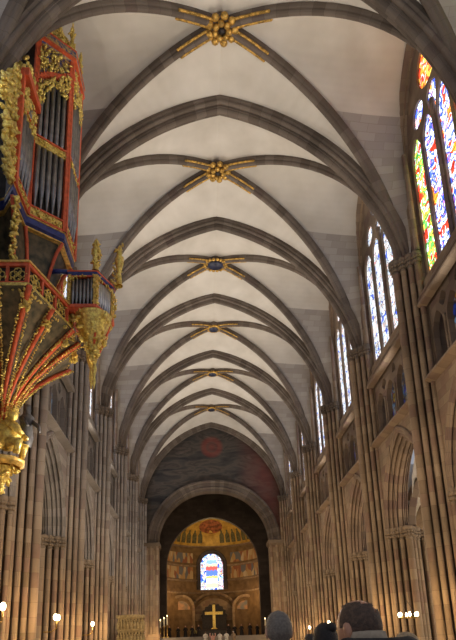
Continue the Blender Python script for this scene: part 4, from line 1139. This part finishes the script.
def person(name, label, x, y, H, yaw, hairfn, hcol, coatcol, skin=SKIN, group=None, collar=None, thick=.012, bun=None, zb=0., lift=0.):
    k = H / 1.76
    t = thing(name, label, 'person', (x, y, zb), group); t['org'] = (0., 0., 0.); t.rotation_euler.z = yaw; t.scale = (k, k, k)
    J = [(0, 0, .95, (.15, .11)), (0, 0, 1.15, (.14, .1)), (0, -.01, 1.33, (.16, .11)), (0, -.01, 1.46, (.085, .07)), (0, .01, 1.54, .056), (0, .015, 1.6, .054),
         (.17, -.01, 1.41, .062), (.235, -.03, 1.14, .045), (.225, .1, .92, .03), (-.17, -.01, 1.41, .062), (-.235, -.03, 1.14, .045), (-.225, .1, .92, .03),
         (.09, 0, .88, .085), (.1, .02, .5, .058), (.1, -.02, .1, .04), (.11, .13, .035, .035), (-.09, 0, .88, .085), (-.1, .02, .5, .058), (-.1, -.02, .1, .04), (-.11, .13, .035, .035)]
    E = [(0, 1), (1, 2), (2, 3), (3, 4), (4, 5), (2, 6), (6, 7), (7, 8), (2, 9), (9, 10), (10, 11), (0, 12), (12, 13), (13, 14), (14, 15), (0, 16), (16, 17), (17, 18), (18, 19)]
    vs, fs = smooth_skin(J, E, 0)
    mb = MB(); mb.add(vs, fs, None, True)
    hc = Vector((0, .025, 1.642))
    hv = [hc + head_point(head_dir(i, j)) for j in range(HM + 1) for i in range(HN)]
    mb.add(hv, [(j * HN + i, (j + 1) * HN + i, (j + 1) * HN + (i + 1) % HN, j * HN + (i + 1) % HN) for j in range(HM) for i in range(HN)], None, True)
    for s in (-1, 1):
        mb.sphere(hc + Vector((s * .08, -.008, -.012)), (.012, .024, .036), 8, 6)
        mb.sphere(hc + Vector((s * .084, -.004, -.002)), (.01, .018, .026), 8, 6)
        # hand: palm, four fingers and a thumb, loosely curled
        w = Vector((s * .225, .1, .92)); 
        mb.sphere(w + Vector((0, .03, -.055)), (.016, .036, .055), 8, 6)
        for q, (oy, ln) in enumerate(((-.025, .06), (-.008, .075), (.01, .08), (.028, .07))):
            b0 = w + Vector((0, .03 + oy, -.095)); mb.tube([b0, b0 + Vector((-s * .008, .008, -ln * .5)), b0 + Vector((-s * .03, .014, -ln * .85))], [.0095, .009, .007], 6)
        mb.tube([w + Vector((-s * .01, .055, -.035)), w + Vector((-s * .02, .085, -.07)), w + Vector((-s * .028, .09, -.1))], [.011, .01, .008], 6)
    mb.build('body', skin, t)
    # hair
    mb = MB(); vs = []; fs = []
    for j in range(HM + 1):
        for i in range(HN):
            d = head_dir(i, j); p = head_point(d)
            n = noise.noise(Vector((d.x * 6, d.y * 6, d.z * 3 + x * 5))) * .5 + .5
            vs.append(hc + p * (1 + thick / .1 * (.6 + .8 * n)) + Vector((0, 0, thick * .3)))
    for j in range(HM):
        for i in range(HN):
            dd = (head_dir(i, j) + head_dir((i + 1) % HN, j + 1)).normalized()
            if hairfn(dd): fs.append((j * HN + i, (j + 1) * HN + i, (j + 1) * HN + (i + 1) % HN, j * HN + (i + 1) % HN))
    mb.add(vs, fs, None, True)
    if bun: mb.sphere(hc + Vector(bun[:3]), (bun[3], bun[3], bun[3] * .9), 12, 8)
    mb.build('hair', hcol, t)
    # coat with sleeves, then trousers and shoes
    J2 = [(0, 0, .78, (.2, .15)), (0, 0, 1.0, (.185, .145)), (0, 0, 1.2, (.18, .135)), (0, -.01, 1.36, (.185, .13)), (0, -.012, 1.465, (.1, .085)), (.18, -.012, 1.415, .085), (.245, -.03, 1.14, .066), (.23, .09, .94, .052), (-.18, -.012, 1.415, .085), (-.245, -.03, 1.14, .066), (-.23, .09, .94, .052)]
    vs, fs = smooth_skin(J2, [(0, 1), (1, 2), (2, 3), (3, 4), (3, 5), (5, 6), (6, 7), (3, 8), (8, 9), (9, 10)], 1)
    mb = MB(); mb.add([(v[0], v[1] - lift * .5, v[2] + (lift if v[2] > 1.2 else lift * max(0, (v[2] - .9) / .3))) for v in vs], fs, None, True); mb.build('coat', coatcol, t)
    if collar is not None:
        mb = MB(); mb.lathe([(.1, 1.43), (.09, 1.465), (.08, 1.5), (.07, 1.505), (.07, 1.45)], (0, -.01, lift), 18); mb.build('collar', collar, t)
    J3 = [(0, 0, .9, (.16, .12)), (.095, 0, .82, .1), (.1, .02, .5, .075), (.1, -.02, .12, .06), (-.095, 0, .82, .1), (-.1, .02, .5, .075), (-.1, -.02, .12, .06)]
    vs, fs = smooth_skin(J3, [(0, 1), (1, 2), (2, 3), (0, 4), (4, 5), (5, 6)], 0)
    mb = MB(); mb.add(vs, fs, None, True); mb.build('trousers', DARKCLOTH, t)
    for s in (-1, 1):
        mb = MB(); mb.sphere((s * .105, .06, .05), (.05, .14, .05), 10, 6); mb.build('shoe', M['black'], t)
    return t
DARKCLOTH = plain('dark_wool', (.018, .017, .02), .85, 0, .3, 30)
BLACKC = plain('black_coat_cloth', (.012, .011, .012), .8, 0, .3, 30)
NAVY = plain('navy_coat_cloth', (.02, .025, .05), .8, 0, .3, 30)
BEIGE = plain('beige_coat_cloth', (.25, .18, .12), .85, 0, .25, 30)
def h_full(d): return d.y < .25 + .3 * d.z if d.z > -.2 else (d.y < -.05 and d.z > -.75)
def h_short(d):
    if abs(d.x) > .75 and d.z < .12 and abs(d.y) < .4: return False
    return (d.y < .35 + .25 * d.z and d.z > -.05) or (d.y < -.1 and d.z > -.55)
def h_bald(d):
    # fringe round the sides and back, thin hair behind, bare shining crown
    if d.z > .8 + .08 * noise.noise(d * 7) or (d.z > .55 + .1 * noise.noise(d * 9) and d.x > .05 + .2 * noise.noise(d * 6)): return False
    return (d.y < .3 and d.z > -.05) or (d.y < -.1 and d.z > -.55)
LIGHTC = plain('pale_scarf_cloth', (.36, .29, .21), .9, 0, .2, 25)
person('person', 'balding man in a dark coat with pale collar, head turned left, largest in the foreground', -.755, 2.5, 1.835, .6, h_bald, hairmat('brown_hair', (.09, .05, .03)), BLACKC, plain('ruddy_skin', (.5, .25, .15), .38, 0, .12, 14), None, LIGHTC, .006, None, 0., .125)
person('person', 'grey-haired man in a navy coat seen from behind, standing left of the balding man', -.93, 4.0, 1.87, .05, h_short, hairmat('grey_hair', (.2, .17, .14), .22), NAVY, SKIN)
person('person', 'dark-haired woman with a small bun standing just left behind the balding man', -.57, 4.2, 1.78, -.2, h_full, hairmat('dark_hair', (.015, .011, .01)), BLACKC, SKIN2, None, None, .016, (.045, -.06, .1, .042))
person('person', 'fair-haired person whose head top shows at the bottom edge below the chandelier', -.21, 3.5, 1.69, .1, h_full, hairmat('fair_hair', (.42, .3, .17)), BEIGE, SKIN2, None, None, .012)
person('person', 'distant dark-haired person between the grey-haired man and the woman with a bun', .2, 9.0, 1.8, .1, h_full, hairmat('brown_black_hair', (.03, .022, .018)), BLACKC, SKIN)
# choir members and people on the choir steps, small and far
def small_person(x, y, z, H, rz, cloth, label, group, raised=False, hair=None):
    t = thing('person', label, 'person', (x, y, z), group); t['org'] = (0., 0., 0.); t.rotation_euler.z = rz; t.scale = (H / 1.7,) * 3
    J = [(0, 0, .85, .1), (0, 0, 1.2, .12), (0, 0, 1.42, .06), (0, .01, 1.5, .05)]
    hand = (.3, .22, 1.75) if raised else (.16, .24, 1.05)
    elb = (.3, .1, 1.45) if raised else (.25, .05, 1.12)
    J += [(.17, 0, 1.36, .06), elb + (.045,), hand + (.035,), (-.17, 0, 1.36, .06), (-elb[0], elb[1], elb[2], .045), (-hand[0], hand[1], hand[2], .035)]
    vs, fs = smooth_skin(J, [(0, 1), (1, 2), (2, 3), (1, 4), (4, 5), (5, 6), (1, 7), (7, 8), (8, 9)], 0)
    mb = MB(); mb.add(vs, fs, None, True)
    hc = Vector((0, .02, 1.58))
    mb.add([hc + head_point(head_dir(i * 3, j * 2)) for j in range(14) for i in range(12)], [(j * 12 + i, (j + 1) * 12 + i, (j + 1) * 12 + (i + 1) % 12, j * 12 + (i + 1) % 12) for j in range(13) for i in range(12)], None, True)
    mb.build('body', SKIN2, t)
    mb = MB(); mb.lathe([(.33, 0.02), (.26, .5), (.2, 1.0), (.22, 1.25), (.19, 1.4), (.075, 1.48)], (0, 0, 0), 14, sy=.72)
    for s in (-1, 1): mb.tube([(s * .18, 0, 1.36), (s * elb[0], elb[1], elb[2]), (s * hand[0] * .95, hand[1] * .9, hand[2] - .02 * (1 if raised else 0))], [.085, .075, .07], 8)
    mb.build('robe', cloth, t)
    mb = MB(); mb.sphere(hc + Vector((0, -.035, .035)), (.084, .088, .1), 10, 8); mb.build('hair', hair or HAIRS[0], t)
HAIRS = [hairmat('choir_dark_hair', (.03, .02, .015)), hairmat('choir_brown_hair', (.1, .06, .035)), hairmat('choir_grey_hair', (.3, .27, .24))]
rg = random.Random(21)
CH = []
for i in range(13):
    xx = -6.3 + 12.4 * i / 12 + rg.uniform(-.2, .2)
    if -1.2 < xx < 1.3: continue
    CH.append(xx)
for i, xx in enumerate(CH):
    small_person(xx, 82.5 + rg.uniform(-.6, .6), 3.0, rg.uniform(1.66, 1.85), PI + rg.uniform(-.3, .3), BLACKC, 'choir singer in dark clothes standing in the row before the altar', 'choir singers in the dark choir', hair=HAIRS[i % 3])
pink = plain('pink_robe_cloth', (.5, .27, .22), .85, 0, .2, 12)
STEP = [(-1.35, 69.2, 1.8, 1.72, False, M['white'], 'person in white on the choir steps, left of the one in pink'), (-.5, 68.8, 1.5, 1.78, True, pink, 'person in pink with both arms raised on the choir steps'),
        (.35, 69.2, 1.8, 1.66, False, M['white'], 'person in white on the choir steps, first right of the one in pink'), (1.15, 69.2, 1.8, 1.7, False, M['white'], 'person in white on the choir steps, second right of the one in pink'), (2.0, 69.2, 1.8, 1.68, False, BEIGE, 'person in beige on the choir steps, furthest right of the row')]
for i, (x, y, z, H, ra, cl, lab) in enumerate(STEP): small_person(x, y, z, H, .05, cl, lab, 'people on the choir steps', ra, HAIRS[(i + 1) % 3])


# ------------------------------------------------------------------ lamps
def sconce(x, y, z, n, lab, grp, power, sx):
    t = thing('wall_lamp', lab, 'lamp', (x, y, z), grp)
    m_ = MB(); m_.tube([(x - sx * -.0, y, z - .35), (x, y, z - .05)], .03, 6)
    m_.tube([(x + sx * .55, y, z - .5), (x + sx * .2, y, z - .5), (x, y, z - .35)], .03, 6); m_.build('bracket', M['brass'], t)
    for i in range(n):
        o_ = (i - (n - 1) / 2) * .42
        m_ = MB(); m_.sphere((x, y + o_, z + .12), (.1, .1, .14), 10, 7); m_.build('bulb', M['bulb'], t)
        if n > 1: 
            m_ = MB(); m_.tube([(x, y, z - .2), (x, y + o_, z - .1), (x, y + o_, z)], .02, 5); m_.build('arm', M['brass'], t)
    return t
LAMPS = [(-8.0, 18.9, 3.05, 1, 'left', -1), (-7.95, 25.6, 3.05, 2, 'left', -1), (-7.95, 33.8, 3.1, 1, 'left', -1), (8.0, 51.6, 3.0, 1, 'right', 1), (8.0, 43.4, 3.1, 1, 'right', 1)]
for i, (x, y, z, n, sd, sx) in enumerate(LAMPS):
    lab = ['lit wall lamp at the left picture edge, nearest on the left arcade', 'pair of lit bulbs on a bracket at the second left pier', 'lit wall lamp on the third left pier, furthest of the left lamps', 'small lit wall lamp on a far right pier, near the grey-haired head', 'lit wall lamp on a right pier just above the dark-haired head'][i]
    sconce(x, y, z, n, lab, 'wall lamps of the nave', 0, sx)
# chandelier
t = thing('ring_chandelier', 'lit ring chandelier with a row of bulbs hanging between the right piers', 'chandelier', (9.1, 29.3, 3.05))
m_ = MB(); m_.tube([(9.1 + .48 * math.cos(2 * PI * k / 24), 29.3 + .48 * math.sin(2 * PI * k / 24), 2.82) for k in range(25)], .035, 6); m_.build('ring', M['brass'], t)
m_ = MB(); m_.tube([(9.1, 29.3, 3.7), (9.1, 29.3, 12.3)], .015, 5)
for k in range(3): m_.tube([(9.1 + .48 * math.cos(2 * PI * k / 3), 29.3 + .48 * math.sin(2 * PI * k / 3), 2.85), (9.1, 29.3, 3.7)], .012, 4)
m_.build('chain', M['iron'], t)
for k in range(6):
    a = 2 * PI * k / 6 + .35
    m_ = MB(); m_.sphere((9.1 + .48 * math.cos(a), 29.3 + .48 * math.sin(a), 2.98), (.07, .07, .12), 8, 6); m_.build('bulb', M['bulb'], t)

def light(kind, loc, power, col, size=.1, rot=None, spot=None, blend=.6):
    l = bpy.data.lights.new(kind.lower() + '_lamp', kind); l.energy = power; l.color = col
    if kind == 'AREA': l.size = size
    else: l.shadow_soft_size = size
    if kind == 'SPOT': l.spot_size = spot; l.spot_blend = blend
    o = bpy.data.objects.new(l.name, l); COL.objects.link(o); o.location = loc
    if rot is not None: o.rotation_euler = rot
    return o
WARM = (1., .62, .27)
# warm lamps low at every pier (both sides of the arcade)
for sx in (-1, 1):
    for k in range(-1, 6):
        light('POINT', (sx * 7.5, PY[k] - 1.6, 3.3), 210, WARM, .08)
    for b in range(-2, 5):
        mid = (PY[b] + PY[b + 1]) / 2
        light('POINT', (sx * 14.5, mid, 5.0), 520, (1., .82, .58), .1)
        # floodlights on the string course, washing the vault
        d = Vector((-sx * 6.5, 0, 12.0)).normalized()
        o = light('SPOT', (sx * 8.75, mid, 13.6), 2250, (1., .92, .8), .06, d.to_track_quat('-Z', 'Y').to_euler(), math.radians(88), .9)
    for k in range(-1, 5):
        mid = (PY[k] + PY[k + 1]) / 2
        light('POINT', (sx * 6.2, mid, 9.0), 240 if sx > 0 else 300, (1., .74, .45) if sx > 0 else (1., .86, .7), .06)  # fill lights added without fittings to brighten the piers at mid height
# choir
light('POINT', (-5, 90.5, 9.5), 260, (1., .6, .25), .15); light('POINT', (5, 90.5, 9.5), 260, (1., .6, .25), .15)
light('POINT', (0, 88.6, 19.2), 420, (1., .7, .3), .15)
light('POINT', (0, 76, 6.5), 380, (1., .6, .3), .15)  # fill light added to lift the singers' dark faces

# ------------------------------------------------------------------ world
w = bpy.data.worlds.new('World'); SC.world = w; w.use_nodes = True
bg = w.node_tree.nodes['Background']; bg.inputs[0].default_value = (.85, .88, 1., 1); bg.inputs[1].default_value = .35

# ------------------------------------------------------------------ camera (photograph 456 x 640)
f, pit, yaw, rol, ppy = 562.42, .257465, .048273, .034002, 498.98
cy, sy, cp, sp, cr, sr = math.cos(yaw), math.sin(yaw), math.cos(pit), math.sin(pit), math.cos(rol), math.sin(rol)
u = Vector((cy, -sy, 0)); v = Vector((-sy * sp, -cy * sp, cp)); fw = Vector((sy * cp, cy * cp, sp))
R = u * cr - v * sr; U = u * sr + v * cr
cam = bpy.data.cameras.new('Camera'); co = bpy.data.objects.new('Camera', cam); COL.objects.link(co)
cam.sensor_fit = 'AUTO'; cam.sensor_width = 36.; cam.lens = f * 36 / 640; cam.shift_y = (ppy - 320) / 640; cam.clip_start = .05; cam.clip_end = 500
co.matrix_world = Matrix(((R.x, U.x, -fw.x, -1.4509), (R.y, U.y, -fw.y, 0), (R.z, U.z, -fw.z, 1.65), (0, 0, 0, 1)))
SC.camera = co
SC.view_settings.view_transform = 'Standard'; SC.view_settings.look = 'None'; SC.view_settings.exposure = 0
SC.cycles.use_denoising = True
SC.cycles.max_bounces = 6
